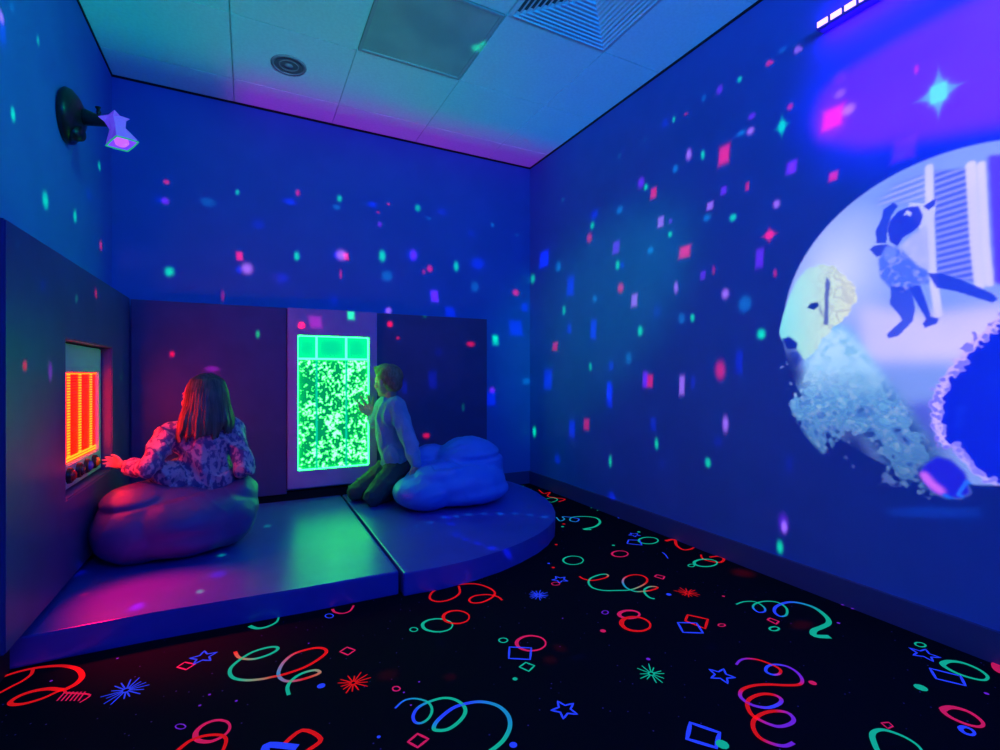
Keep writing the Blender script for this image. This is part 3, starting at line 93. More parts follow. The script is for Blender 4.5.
def projector(name, loc, slides, strength=1.0):
    l = bpy.data.lights.new(name, 'POINT'); l.energy = 4*PI*PI*strength*4; l.shadow_soft_size = 0; l.use_nodes = True
    o = bpy.data.objects.new(name, l); C.objects.link(o); o.location = loc
    nt = l.node_tree; N = nt.nodes; L = nt.links
    em = N['Emission']
    tc = N.new('ShaderNodeTexCoord'); sp = N.new('ShaderNodeSeparateXYZ'); L.new(tc.outputs['Normal'], sp.inputs[0])
    def M(op, a, b=None):
        n = N.new('ShaderNodeMath'); n.operation = op
        for i, v in enumerate((a, b)):
            if v is None: continue
            if isinstance(v, (int, float)): n.inputs[i].default_value = v
            else: L.new(v, n.inputs[i])
        return n.outputs[0]
    tot = None
    for s in slides:
        oth = [i for i in range(3) if i != s.axis]
        d = s.at-loc[s.axis]
        comp = sp.outputs[s.axis]
        t = M('DIVIDE', d, comp)
        ok = M('GREATER_THAN', M('MULTIPLY', comp, 1 if d > 0 else -1), .001)
        uv = N.new('ShaderNodeCombineXYZ')
        for j, (ax, lo, hi) in enumerate(((oth[0], s.a0, s.a1), (oth[1], s.b0, s.b1))):
            p = M('ADD', M('MULTIPLY', sp.outputs[ax], t), loc[ax]-lo)
            L.new(M('DIVIDE', p, hi-lo), uv.inputs[j])
        tx = N.new('ShaderNodeTexImage'); tx.image = s.image(name+'_slide'); tx.extension = 'CLIP'
        L.new(uv.outputs[0], tx.inputs[0])
        vm = N.new('ShaderNodeVectorMath'); vm.operation = 'SCALE'
        L.new(tx.outputs[0], vm.inputs[0]); L.new(ok, vm.inputs['Scale'])
        if tot is None: tot = vm.outputs[0]
        else:
            ad = N.new('ShaderNodeVectorMath'); ad.operation = 'ADD'
            L.new(tot, ad.inputs[0]); L.new(vm.outputs[0], ad.inputs[1]); tot = ad.outputs[0]
    L.new(tot, em.inputs['Color']); em.inputs['Strength'].default_value = .25
    return o

DCOL = {'G': s2l((0, 225, 160)), 'R': s2l((245, 0, 75)), 'V': s2l((95, 20, 250)), 'B': s2l((0, 20, 235)),
        'T': s2l((0, 125, 210)), 'L': s2l((150, 110, 250)), 'C': s2l((0, 215, 240))}
ALB = {'R': WALL_ALB, 'B': WALL_ALB, 'L': WALL_ALB, 'M': np.array([.08, .2, .6]), 'C': np.array([.75, .75, .75])}
sl = {'R': Slide(0, XR, -.4, 3.62, 0, 2.7, 260, P2), 'B': Slide(1, YB, XL, XR, 0, 2.7, 200, P2),
      'L': Slide(0, XL, .8, 3.62, 0, 2.7, 200, P2), 'M': Slide(2, .1, XL, XR, .9, 3.6, 150, P2), 'C': Slide(2, H, XL, XR, 1.5, 3.6, 120, P2)}
for c, a, b, ra, rb, col, k, sh in DOTS:
    sl[c].dot(a, b, max(ra*.85, .009), max(rb*.85, .009), DCOL[col]/ALB[c], k*(.62 if col == 'R' else .8), sh)
for s_ in sl.values(): s_.img *= s_.falloff()

# picture projector: a cat jumping by a window, a curly dog, a dark ball with a furry edge
P1 = P2
def blur(a, r):
    if r <= 0: return a
    n0, n1 = a.shape[:2]
    f0 = np.fft.fftfreq(n0)[:, None]; f1 = np.fft.rfftfreq(n1)[None, :]
    g = np.exp(-2*(PI*r)**2*(f0**2+f1**2))
    return np.fft.irfft2(np.fft.rfft2(a)*g, s=a.shape)
rng = np.random.RandomState(3)
def cloud(shape, r):
    n = blur(rng.randn(*shape), r); return n/n.std()
pc = Slide(0, XR, -.35, 1.6, .15, 2.6, 400, P1)
def inside(poly):
    m = np.zeros(pc.A.shape, bool); n = len(poly)
    for i in range(n):
        (x1, y1), (x2, y2) = poly[i], poly[(i+1) % n]
        if y1 == y2: continue
        m ^= ((pc.B > y1) != (pc.B > y2)) & (pc.A < (x2-x1)*(pc.B-y1)/(y2-y1)+x1)
    return m.astype(np.float32)
def strokemask(poly, w):
    d = np.full(pc.A.shape, 9., np.float32)
    for (x1, y1), (x2, y2) in zip(poly, poly[1:]):
        l2 = (x2-x1)**2+(y2-y1)**2+1e-9
        t = np.clip(((pc.A-x1)*(x2-x1)+(pc.B-y1)*(y2-y1))/l2, 0, 1)
        d = np.minimum(d, np.hypot(pc.A-x1-t*(x2-x1), pc.B-y1-t*(y2-y1)))
    return np.clip((w-d)*400+.5, 0, 1), d
def lay(mask, col, k=1.0):
    pc.img[:] = pc.img*(1-(mask*k)[..., None])+s2l(col)*(mask*k)[..., None]
Sh = pc.A.shape
disc_d = np.hypot((pc.A-.80)/.585, (pc.B-1.13)/.57)
disc = np.clip((1-disc_d)*60+.5, 0, 1)
for (ye, ze, rr) in ((.80, 1.13, .575),):
    pass
lay(blur(inside(PIC['glow']), 26), (10, 0, 235), .85)
lay(blur(inside(PIC['violet']), 9), (118, 0, 235), .9)
picm = pc.img.copy(); pc.img[:] = 0
lay(np.ones(Sh, np.float32), (135, 172, 228))
lay(np.clip(1-np.hypot((pc.A-1.15)/.25, (pc.B-1.35)/.3), 0, 1), (205, 225, 255))
slat = (.5+.5*np.sin((pc.B+.10*(pc.A-.7))*2*PI/.022))
lay(blur(inside(PIC['blind1']), 5), (90, 120, 235), .45); lay(blur(inside(PIC['blind1']), 3)*slat, (175, 195, 250), .7)
lay(blur(inside(PIC['blind2']), 2), (70, 95, 225), .85); lay(blur(inside(PIC['blind2']), 2)*slat, (150, 170, 248), .8)
for bar, w in zip(PIC['bars'], (.012, .014, .012)): lay(blur(strokemask(bar, w)[0], 1.2), (205, 220, 255), .9)
lay(blur(inside(PIC['wallR']), 2), (95, 65, 250))
lay(blur(inside(PIC['floor']), 9), (205, 212, 252), .9)
lay(blur(inside(PIC['shade']), 7), (90, 105, 205), .9)
n1, n2 = cloud(Sh, 5), cloud(Sh, 2.2)
curl = np.clip(.5+.33*np.sin(n1*3.2+n2*.5), 0, 1)
# dark zone under the diagonal, fading out of the picture
dk = blur(inside(PIC['dark']), 9)
keep = disc*(1-dk)
body = blur(inside(PIC['dogbody']), 7)
lay(body, (130, 205, 232)); lay(body*np.clip(curl*1.3-.2, 0, 1)*np.clip((1.15-pc.B)*6, 0, 1), (60, 120, 200), .42); lay(body*np.clip(n2*.5, 0, 1), (190, 235, 245), .55); lay(body*np.clip(.25-n1*.4, 0, 1)*np.clip((.98-pc.B)*4, 0, 1), (35, 75, 180), .45)
chest = blur(inside(PIC['dogchest']), 5)
chest = chest*np.clip((pc.B-.82)*5, 0, 1); lay(chest, (180, 228, 242)); lay(chest*np.clip(n1*.5+n2*.2, 0, 1), (105, 185, 210), .55)
bs = blur(inside(PIC['dogbody']), 16); furry = np.clip((bs-.42+.16*n1+.08*n2)*5, 0, 1)
keep = np.maximum(keep*(1-blur(inside(PIC['dogbody']), 14)*np.clip((.95-pc.B)*4, 0, 1)), np.maximum(furry*(.45+.55*np.clip((pc.B-.55)*2.2, 0, 1)), chest))
head = np.clip((blur(inside(PIC['dog']), 5)-.5+.10*n2*np.clip((1.36-pc.A)*8, 0, 1))*4+.5, 0, 1)
grad = np.clip((1.40-pc.A)/.28, 0, 1)
pc.img[:] = pc.img*(1-head[..., None])+(s2l((140, 235, 225))*(1-grad)[..., None]+s2l((215, 238, 200))*grad[..., None])[:]*head[..., None]
grad2 = np.clip((pc.A-1.18)/.2, 0, 1)
lay(head*np.clip(1-grad2, 0, 1)*np.clip(curl-.3, 0, 1), (170, 180, 170), .8)
lay(blur(inside(PIC['dogear']), 1.3), (70, 85, 150), .85); lay(blur(inside(PIC['dogbrow']), 1.5), (110, 120, 140), .7)
lay(blur(inside(PIC['dogeye']), 1), (25, 45, 90)); lay(blur(inside(PIC['dognose']), 1.5), (5, 25, 130)); lay(blur(inside(PIC['dogmouth']), 3), (10, 50, 160), .8)
keep = np.maximum(keep, head*.98)
keep *= np.clip((1.09-np.hypot((pc.A-.80)/.59, (pc.B-1.10)/.62))*30, 0, 1)
for n, c, p in PIC['kitten']: lay(blur(inside(p), 1.6 if n in ('body', 'chest', 'wrist') else .9), c, .93)
lay(blur(np.clip(inside(PIC['kitten'][2][2])+inside(PIC['kitten'][4][2]), 0, 1), 1)*np.clip(n2*.5, 0, 1), (200, 215, 255), .35)
# the dark ball with its furry rim
lay(blur(inside(PIC['ball']), 1), (0, 25, 205)); lay(blur(inside(PIC['ball']), 1)*np.clip(n1*.3-.2, 0, 1), (30, 70, 230), .7)
for nm, w, kk in (('ballrim', .016, 1), ('rim2', .012, .8)):
    st, d = strokemask(PIC[nm], w)
    fur = np.clip((w*(1+.45*n2)-d)*300, 0, 1)
    lay(blur(fur, .8), (195, 190, 255), kk); lay(blur(fur, .8)*np.clip(n2, 0, 1), (110, 120, 245), .8*kk)
lay(blur(inside(PIC['snout']), 2), (40, 20, 205)); lay(blur(strokemask(PIC['pink'], .014)[0], 2.5), (215, 130, 245), .9)
lay(blur(strokemask(PIC['tray']+PIC['tray'][:1], .005)[0], 1), (50, 130, 245)); lay(blur(strokemask(PIC['tray2'], .007)[0], 1.5), (30, 125, 240))
keep = np.maximum(keep, blur(np.clip(inside(PIC['ball'])+inside(PIC['snout']), 0, 1), 1.5))
keep = np.maximum(keep, blur(strokemask(PIC['ballrim'], .024)[0], 1.5)*disc)
pc.img *= keep[..., None]
pc.img += picm*(1-disc*np.clip(keep, 0, 1))[..., None]*(1-np.clip(keep, 0, 1))[..., None]
lay(blur(inside(PIC['glint']), 4), (0, 85, 205), .5)
pc.img = .9*np.clip(pc.img, 0, None)**1.25
pc.img = np.clip(pc.img/WALL_ALB, 0, 20)*pc.falloff()
pc.img[:, :2] = 0; pc.img[:2] = 0; pc.img[:, -2:] = 0; pc.img[-2:] = 0

# added ceiling wash painted into its slide: teal, blue, magenta along the back
P3 = P2
cw = Slide(2, H, XL, XR, 1.0, YB-.01, 80, P3)
A, B = cw.A, cw.B
def ss(v, a, b): t = np.clip((v-a)/(b-a), 0, 1); return t*t*(3-2*t)
teal, blue, mag, deep = s2l((0, 122, 128)), s2l((0, 92, 178)), s2l((122, 0, 160)), s2l((0, 35, 110))
f = ss(A+.5*(2.6-B), .5, 2.0)[..., None]
cw.img[:] = teal*(1-f)+blue*f
pur = (ss(B, 2.35, 3.2)*ss(A, -.3, .2)*(1-ss(A, .7, 1.1)))[..., None]*.22
cw.img[:] = cw.img*(1-pur)+s2l((90, 80, 200))*pur
m = ss(B, 3.0, 3.52); ml = ss(A, -.2, .05)*(1-.25*ss(A, 1.2, 2.1))
cw.img[:] = cw.img*(1-.93*m)[..., None]+(mag*ml[..., None]+deep*(1-ml)[..., None])*m[..., None]*.93
spot_b = np.exp(-(((A-.45)/.25)**2+((B-2.05)/.3)**2))[..., None]
cw.img += s2l((60, 30, 150))*spot_b*.4
cw.img = .9*cw.img/.75*cw.falloff()
projector('slide_and_dot_projector', P2, list(sl.values())+[pc, cw], 1.0)

# ------------------------------------------------------------------ helpers
def mat(name, col, rough=.6, emit=None, es=1.0, metal=0, spec=.5, coat=0, bump=None, alpha=None):
    m = bpy.data.materials.new(name); m.use_nodes = True
    p = m.node_tree.nodes['Principled BSDF']
    p.inputs['Base Color'].default_value = (*col, 1); p.inputs['Roughness'].default_value = rough
    p.inputs['Metallic'].default_value = metal; p.inputs['Specular IOR Level'].default_value = spec
    p.inputs['Coat Weight'].default_value = coat
    if emit: p.inputs['Emission Color'].default_value = (*emit, 1); p.inputs['Emission Strength'].default_value = es
    nt = m.node_tree
    sc, amt = bump or (60, .05)
    tc = nt.nodes.new('ShaderNodeTexCoord'); nz = nt.nodes.new('ShaderNodeTexNoise'); nz.inputs['Scale'].default_value = sc
    nz.inputs['Detail'].default_value = 4
    bp = nt.nodes.new('ShaderNodeBump'); bp.inputs['Strength'].default_value = amt; bp.inputs['Distance'].default_value = .01
    nt.links.new(tc.outputs['Object'], nz.inputs['Vector']); nt.links.new(nz.outputs[0], bp.inputs['Height'])
    nt.links.new(bp.outputs[0], p.inputs['Normal'])
    return m
def vary(m, c1, c2, scale, kind='noise', lo=.4, hi=.6, stretch=(1, 1, 1)):
    """base colour mottled between two colours by a procedural texture"""
    nt = m.node_tree; p = nt.nodes['Principled BSDF']
    tc = nt.nodes.new('ShaderNodeTexCoord'); mp = nt.nodes.new('ShaderNodeMapping'); mp.inputs['Scale'].default_value = stretch
    tx = nt.nodes.new('ShaderNodeTexNoise' if kind == 'noise' else 'ShaderNodeTexVoronoi'); tx.inputs['Scale'].default_value = scale
    cr = nt.nodes.new('ShaderNodeValToRGB'); cr.color_ramp.elements[0].position = lo; cr.color_ramp.elements[1].position = hi
    cr.color_ramp.elements[0].color = (*c1, 1); cr.color_ramp.elements[1].color = (*c2, 1)
    nt.links.new(tc.outputs['Object'], mp.inputs[0]); nt.links.new(mp.outputs[0], tx.inputs['Vector'])
    nt.links.new(tx.outputs[0], cr.inputs[0]); nt.links.new(cr.outputs[0], p.inputs['Base Color'])
    return m
def link(name, me, m, parent=None):
    o = bpy.data.objects.new(name, me); C.objects.link(o)
    for mm in (m if isinstance(m, (list, tuple)) else [m]): me.materials.append(mm)
    if parent: o.parent = parent; o.matrix_parent_inverse = Matrix.Translation(-parent.location) if parent.type == 'EMPTY' else Matrix()
    return o
def obj(name, bm, m, parent=None, smooth=False, bevel=0):
    if bevel:
        bmesh.ops.bevel(bm, geom=[e for e in bm.edges], offset=bevel, segments=2, affect='EDGES', profile=.6)
    bmesh.ops.recalc_face_normals(bm, faces=bm.faces)
    me = bpy.data.meshes.new(name); bm.to_mesh(me); bm.free()
    if smooth:
        for f in me.polygons: f.use_smooth = True
    return link(name, me, m, parent)
def tag(o, label, cat, group=None):
    o['label'] = label; o['category'] = cat
    if group: o['group'] = group
    return o
def empty(name, loc, label, cat, group=None):
    o = bpy.data.objects.new(name, None); C.objects.link(o); o.location = loc; o.empty_display_size = .1
    return tag(o, label, cat, group)
def struct(o): o['kind'] = 'structure'; return o
def box(bm, x0, x1, y0, y1, z0, z1):
    v = [bm.verts.new(p) for p in ((x0, y0, z0), (x1, y0, z0), (x1, y1, z0), (x0, y1, z0), (x0, y0, z1), (x1, y0, z1), (x1, y1, z1), (x0, y1, z1))]
    for f in ((0, 3, 2, 1), (4, 5, 6, 7), (0, 1, 5, 4), (1, 2, 6, 5), (2, 3, 7, 6), (3, 0, 4, 7)): bm.faces.new([v[i] for i in f])
    return bm
def BX(*a): return box(bmesh.new(), *a)
def prism(pts, z0, z1):
    bm = bmesh.new()
    lo = [bm.verts.new((x, y, z0)) for x, y in pts]; hi = [bm.verts.new((x, y, z1)) for x, y in pts]
    bm.faces.new(lo[::-1]); bm.faces.new(hi)
    for i in range(len(pts)): j = (i+1) % len(pts); bm.faces.new((lo[i], lo[j], hi[j], hi[i]))
    return bm
def lathe(bm, prof, axis, origin, seg=32):
    """prof: (radius, height) along axis"""
    q = V((0, 0, 1)).rotation_difference(V(axis).normalized()); origin = V(origin)
    rings = []
    for r, h in prof:
        if r < 1e-5: rings.append([bm.verts.new(origin+q @ V((0, 0, h)))]); continue
        rings.append([bm.verts.new(origin+q @ V((r*math.cos(2*PI*i/seg), r*math.sin(2*PI*i/seg), h))) for i in range(seg)])
    for a, b in zip(rings, rings[1:]):
        for i in range(seg):
            j = (i+1) % seg
            if len(a) == 1 and len(b) == 1: continue
            if len(a) == 1: bm.faces.new((a[0], b[i], b[j]))
            elif len(b) == 1: bm.faces.new((a[i], a[j], b[0]))
            else: bm.faces.new((a[i], a[j], b[j], b[i]))
    return bm
def tube(bm, pts, rad, seg=8):
    pts = [V(p) for p in pts]; rings = []; up = V((0, 0, 1))
    for i, p in enumerate(pts):
        t = (pts[min(i+1, len(pts)-1)]-pts[max(i-1, 0)]).normalized()
        s = t.cross(up); s = s.normalized() if s.length > .01 else V((1, 0, 0)); n = s.cross(t)
        r = rad[i] if isinstance(rad, (list, tuple)) else rad
        rings.append([bm.verts.new(p+s*r*math.cos(2*PI*k/seg)+n*r*math.sin(2*PI*k/seg)) for k in range(seg)])
    for a, b in zip(rings, rings[1:]):
        for k in range(seg): bm.faces.new((a[k], a[(k+1) % seg], b[(k+1) % seg], b[k]))
    bm.faces.new(rings[0]); bm.faces.new(rings[-1])
    return bm
# soft bodies: overlapping tapered forms merged into ONE surface
def add_ell(bm, c, r, q=None, sub=3):
    m = Matrix.Translation(V(c)) @ (q.to_matrix().to_4x4() if q else Matrix()) @ Matrix.Diagonal((*r, 1))
    bmesh.ops.create_icosphere(bm, subdivisions=sub, radius=1, matrix=m)
def add_cap(bm, p0, p1, r0, r1):
    p0, p1 = V(p0), V(p1); t = bmesh.new()
    for p, r in ((p0, r0), (p1, r1)): bmesh.ops.create_icosphere(t, subdivisions=2, radius=r, matrix=Matrix.Translation(p))
    res = bmesh.ops.convex_hull(t, input=t.verts)
    dead = [g for g in set(res['geom_interior'])|set(res['geom_unused']) if isinstance(g, bmesh.types.BMVert)]
    bmesh.ops.delete(t, geom=dead, context='VERTS')
    me = bpy.data.meshes.new('t'); t.to_mesh(me); t.free(); bm.from_mesh(me); bpy.data.meshes.remove(me)
def chain(bm, pts, rad):
    for i in range(len(pts)-1): add_cap(bm, pts[i], pts[i+1], rad[i], rad[i+1])
def soft(name, bm, m, parent, voxel=.005, smooth=4, fn=None, clampz=None):
    me = bpy.data.meshes.new('raw'); bm.to_mesh(me); bm.free()
    o = bpy.data.objects.new('raw', me); C.objects.link(o)
    r = o.modifiers.new('r', 'REMESH'); r.mode = 'VOXEL'; r.voxel_size = voxel; r.use_smooth_shade = True
    if smooth:
        s = o.modifiers.new('s', 'SMOOTH'); s.iterations = smooth; s.factor = .5
    dg = bpy.context.evaluated_depsgraph_get(); dg.update()
    out = bpy.data.meshes.new_from_object(o.evaluated_get(dg)); out.name = name
    bpy.data.objects.remove(o); bpy.data.meshes.remove(me)
    if fn:
        nn = [v.normal.copy() for v in out.vertices]
        for v, n in zip(out.vertices, nn): v.co = v.co+n*fn(v.co, n)
    if clampz is not None:
        for v in out.vertices:
            if v.co.z < clampz: v.co.z = clampz
    for f in out.polygons: f.use_smooth = True
    return link(name, out, m, parent)

# ------------------------------------------------------------------ materials
M_wall = mat('blue_wall_paint', tuple(WALL_ALB), .7, bump=(90, .04)); M_wall = vary(M_wall, (.055, .24, .78), (.065, .26, .82), 3)
M_pad = mat('navy_vinyl', (.07, .05, .2), .42, bump=(7, .12)); vary(M_pad, (.062, .07, .26), (.07, .082, .3), 5)
M_mat = mat('blue_mat_vinyl', (.1, .2, .5), .31, spec=.7, bump=(5, .10)); vary(M_mat, (.08, .085, .55), (.095, .10, .6), 4)
M_white = mat('green_lit_white_board', (.72, .72, .76), .45); vary(M_white, (.33, .82, .75), (.36, .86, .8), 4)  # board is white; the green light on it is put into the colour
M_ceil = mat('cyan_lit_ceiling_tile', (.75, .75, .75), .9, bump=(200, .1)); vary(M_ceil, (.5, .73, .74), (.54, .77, .78), 60)  # tiles are white; their cyan lighting is put into the colour
M_grid = mat('ceiling_grid', (.5, .5, .5), .6)
M_black = mat('black_plastic', (.012, .012, .016), .35)
M_dark = mat('shadow_gap_black', (.01, .01, .015), .8)
M_base = mat('navy_skirting', (.05, .09, .3), .5)

# ------------------------------------------------------------------ the room
struct(obj('wall_right', BX(XR, XR+.1, YF-.1, YB+.1, 0, H), M_wall))
struct(obj('wall_back', BX(XL-.1, XR, YB, YB+.1, 0, H), M_wall))
struct(obj('wall_left', BX(XL-.1, XL, YF-.1, YB, 0, H), M_wall))
struct(obj('wall_front', BX(XL, XR, YF-.1, YF, 0, H), M_wall))
struct(obj('baseboard_right', BX(XR-.015, XR, YF, YB, 0, .105), M_base))
struct(obj('baseboard_back', BX(1.70, XR-.015, YB-.015, YB, 0, .105), M_base))
struct(obj('baseboard_left', BX(XL, XL+.015, YF, 1.9, 0, .105), M_base))
bm = bmesh.new()   # ceiling edge trims: dark angle along the walls
box(bm, XL, XR, YB-.006, YB, H-.012, H); box(bm, XL, XL+.006, YF, YB-.006, H-.012, H); box(bm, XR-.006, XR, YF, YB-.006, H-.012, H)
struct(obj('trim_1', bm, M_dark))
# ceiling: 0.6 m tiles on a shallow grid
gx = [XL]+[-.08-.604*k for k in ()]+[-.08+.6055*k for k in range(4)]+[XR]
gy = [YB]+[3.338-.604*k for k in range(9)]+[YF]
bm = bmesh.new(); box(bm, XL-.1, XR+.1, YF-.1, YB+.1, H+.012, H+.1)
skip = {(2, 2): 1, (3, 3): 2}     # lamp panel and vent take the place of a tile
for i in range(len(gx)-1):
    for j in range(len(gy)-1):
        if (i, j) in skip: continue
        x0, x1, y1, y0 = gx[i], gx[i+1], gy[j], gy[j+1]
        box(bm, x0+.0025, x1-.0025, y0+.0025, y1-.0025, H, H+.0125)
struct(obj('ceiling', bm, M_ceil))
LX0, LX1, LY0, LY1 = gx[2], gx[3], gy[3], gy[2]
VX0, VX1, VY0, VY1 = gx[3], gx[4], gy[4], gy[3]
# ceiling lamp panel, switched off
e = empty('ceiling_light_panel', ((LX0+LX1)/2, (LY0+LY1)/2, H), 'switched off square light panel set in the ceiling, darker than the tiles', 'ceiling light')
bm = bmesh.new()
for a in ((LX0+.006, LX1-.006, LY0+.006, LY0+.024), (LX0+.006, LX1-.006, LY1-.024, LY1-.006), (LX0+.006, LX0+.024, LY0+.024, LY1-.024), (LX1-.024, LX1-.006, LY0+.024, LY1-.024)): box(bm, *a, H-.004, H+.01)
obj('frame', bm, mat('lamp_frame', (.35, .35, .35), .5), e)
obj('diffuser', BX(LX0+.024, LX1-.024, LY0+.024, LY1-.024, H+.001, H+.009), vary(mat('prismatic_diffuser', (.3, .38, .35), .3), (.3, .36, .33), (.38, .46, .40), 3), e)
# four-way vent
e = empty('ceiling_vent', ((VX0+VX1)/2, (VY0+VY1)/2, H), 'square four way louvred air vent in the ceiling at the top edge', 'air vent')
cx, cy = (VX0+VX1)/2, (VY0+VY1)/2; R0 = (VX1-VX0)/2-.006
M_vent = mat('vent_metal', (.62, .62, .66), .4)
bm = bmesh.new()
for a in ((-R0, R0, -R0, -R0+.018), (-R0, R0, R0-.018, R0), (-R0, -R0+.018, -R0+.018, R0-.018), (R0-.018, R0, -R0+.018, R0-.018)):
    box(bm, cx+a[0], cx+a[1], cy+a[2], cy+a[3], H-.006, H+.008)
obj('frame', bm, M_vent, e)
obj('backing', BX(cx-R0+.01, cx+R0-.01, cy-R0+.01, cy+R0-.01, H+.0085, H+.0115), mat('vent_backing', (.08, .08, .1), .7), e)
n = 11
for k in range(n):
    r1 = R0-.018-k*(R0-.03)/n; r0 = r1-.0145
    if r0 < .012: break
    bm = bmesh.new()
    co = [(1, 1), (-1, 1), (-1, -1), (1, -1)]
    def rg(r, z): return [bm.verts.new((cx+a*r, cy+b*r, z)) for a, b in co]
    q4 = [rg(r1, H-.004), rg(r0, H+.0065), rg(r0, H+.008), rg(r1, H-.0025)]
    for a, b in ((0, 1), (1, 2), (2, 3), (3, 0)):
        for i in range(4): j = (i+1) % 4; bm.faces.new((q4[a][i], q4[a][j], q4[b][j], q4[b][i]))
    q2 = [rg(r1+.0015, H-.004), rg(r1+.0015, H-.013), rg(r1-.0005, H-.013), rg(r1-.0005, H-.004)]
    for a, b in ((0, 1), (1, 2), (2, 3), (3, 0)):
        for i in range(4): j = (i+1) % 4; bm.faces.new((q2[a][i], q2[a][j], q2[b][j], q2[b][i]))
    obj('louvre', bm, M_vent, e)
# round ceiling speaker
sx, sy = .207, 3.045
e = empty('ceiling_speaker', (sx, sy, H), 'round grey speaker grille set in a ceiling tile', 'speaker')
M_gr = mat('grille_grey', (.2, .2, .22), .5)
obj('rim', lathe(bmesh.new(), [(.078, -.001), (.078, -.008), (.092, -.006), (.096, -.0002)], (0, 0, 1), (sx, sy, H)), M_gr, e, True)
bm = bmesh.new(); lathe(bm, [(0, -.004), (.078, -.004), (.078, -.002), (0, -.002)], (0, 0, 1), (sx, sy, H))
obj('grille', bm, mat('grille_dark', (.1, .1, .11), .6), e)
bm = bmesh.new(); lathe(bm, [(.046, -.004), (.050, -.008), (.054, -.004)], (0, 0, 1), (sx, sy, H)); lathe(bm, [(0, -.010), (.018, -.009), (.022, -.004)], (0, 0, 1), (sx, sy, H))
obj('grille_ring', bm, M_gr, e, True)

# ------------------------------------------------------------------ the black-light carpet (pattern dyed with fluorescent yarn that glows under the tubes)
M_carpet = mat('black_carpet', (.006, .006, .012), .95, spec=.1, bump=(500, .4))
nt = M_carpet.node_tree
vo = nt.nodes.new('ShaderNodeTexVoronoi'); vo.inputs['Scale'].default_value = 26
tc = nt.nodes.new('ShaderNodeTexCoord'); cr = nt.nodes.new('ShaderNodeValToRGB')
cr.color_ramp.elements[0].position = .03; cr.color_ramp.elements[0].color = (.25, .1, .6, 1); cr.color_ramp.elements[1].position = .07; cr.color_ramp.elements[1].color = (.005, .005, .011, 1)
nt.links.new(tc.outputs['Object'], vo.inputs['Vector']); nt.links.new(vo.outputs[0], cr.inputs[0]); nt.links.new(cr.outputs[0], nt.nodes['Principled BSDF'].inputs['Base Color'])
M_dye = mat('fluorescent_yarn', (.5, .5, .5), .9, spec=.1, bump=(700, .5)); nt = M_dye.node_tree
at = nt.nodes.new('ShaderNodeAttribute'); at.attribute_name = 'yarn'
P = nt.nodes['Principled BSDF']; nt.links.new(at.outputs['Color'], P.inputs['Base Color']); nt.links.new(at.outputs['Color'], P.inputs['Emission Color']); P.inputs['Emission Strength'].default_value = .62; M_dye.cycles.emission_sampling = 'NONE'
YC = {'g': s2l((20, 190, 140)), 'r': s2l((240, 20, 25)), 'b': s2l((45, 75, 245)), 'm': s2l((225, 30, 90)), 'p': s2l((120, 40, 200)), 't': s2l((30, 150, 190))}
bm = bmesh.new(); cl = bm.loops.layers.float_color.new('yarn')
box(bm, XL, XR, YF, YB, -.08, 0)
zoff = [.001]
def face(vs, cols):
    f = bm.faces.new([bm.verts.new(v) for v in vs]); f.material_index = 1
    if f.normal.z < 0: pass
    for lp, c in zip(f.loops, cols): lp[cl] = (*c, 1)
def ribbon(pts, cols, wd, closed, z):
    n = len(pts); P_ = [V((p[0], p[1])) for p in pts]; S = []
    tot = n if closed else n-1
    def g(i): return P_[i % n] if closed else P_[max(0, min(n-1, i))]
    if closed == 2:
        for i in range(n): S += [g(i).lerp(g(i+1), t/3) for t in range(3)]
        S.append(g(0))
    else:
        for i in range(tot):
            a, b, c, d = g(i-1), g(i), g(i+1), g(i+2)
            for k in range(4):
                t = k/4
                S.append(.5*((2*b)+(c-a)*t+(2*a-5*b+4*c-d)*t*t+(3*b-a-3*c+d)*t**3))
        S.append(g(tot))
    N = len(S); L = []
    for i, p in enumerate(S):
        if closed: t = S[(i+1) % (N-1)]-S[(i-1) % (N-1)] if i not in (0, N-1) else S[1]-S[N-2]
        else: t = S[min(i+1, N-1)]-S[max(i-1, 0)]
        t = t.normalized() if t.length > 0 else V((1, 0))
        nn = V((-t.y, t.x)); u = i/(N-1)
        w = (wd[0]*(1-2*u)+wd[1]*2*u) if u < .5 else (wd[1]*(2-2*u)+wd[2]*(2*u-1))
        cu = u*(len(cols)-1); ci = int(cu); fr = cu-ci
        c = YC[cols[ci]]*(1-fr)+YC[cols[min(ci+1, len(cols)-1)]]*fr
        L.append((p+nn*w*.5, p-nn*w*.5, c))
    for (a0, b0, c0), (a1, b1, c1) in zip(L, L[1:]):
        face([(*a0, z), (*b0, z), (*b1, z), (*a1, z)], [c0, c0, c1, c1])
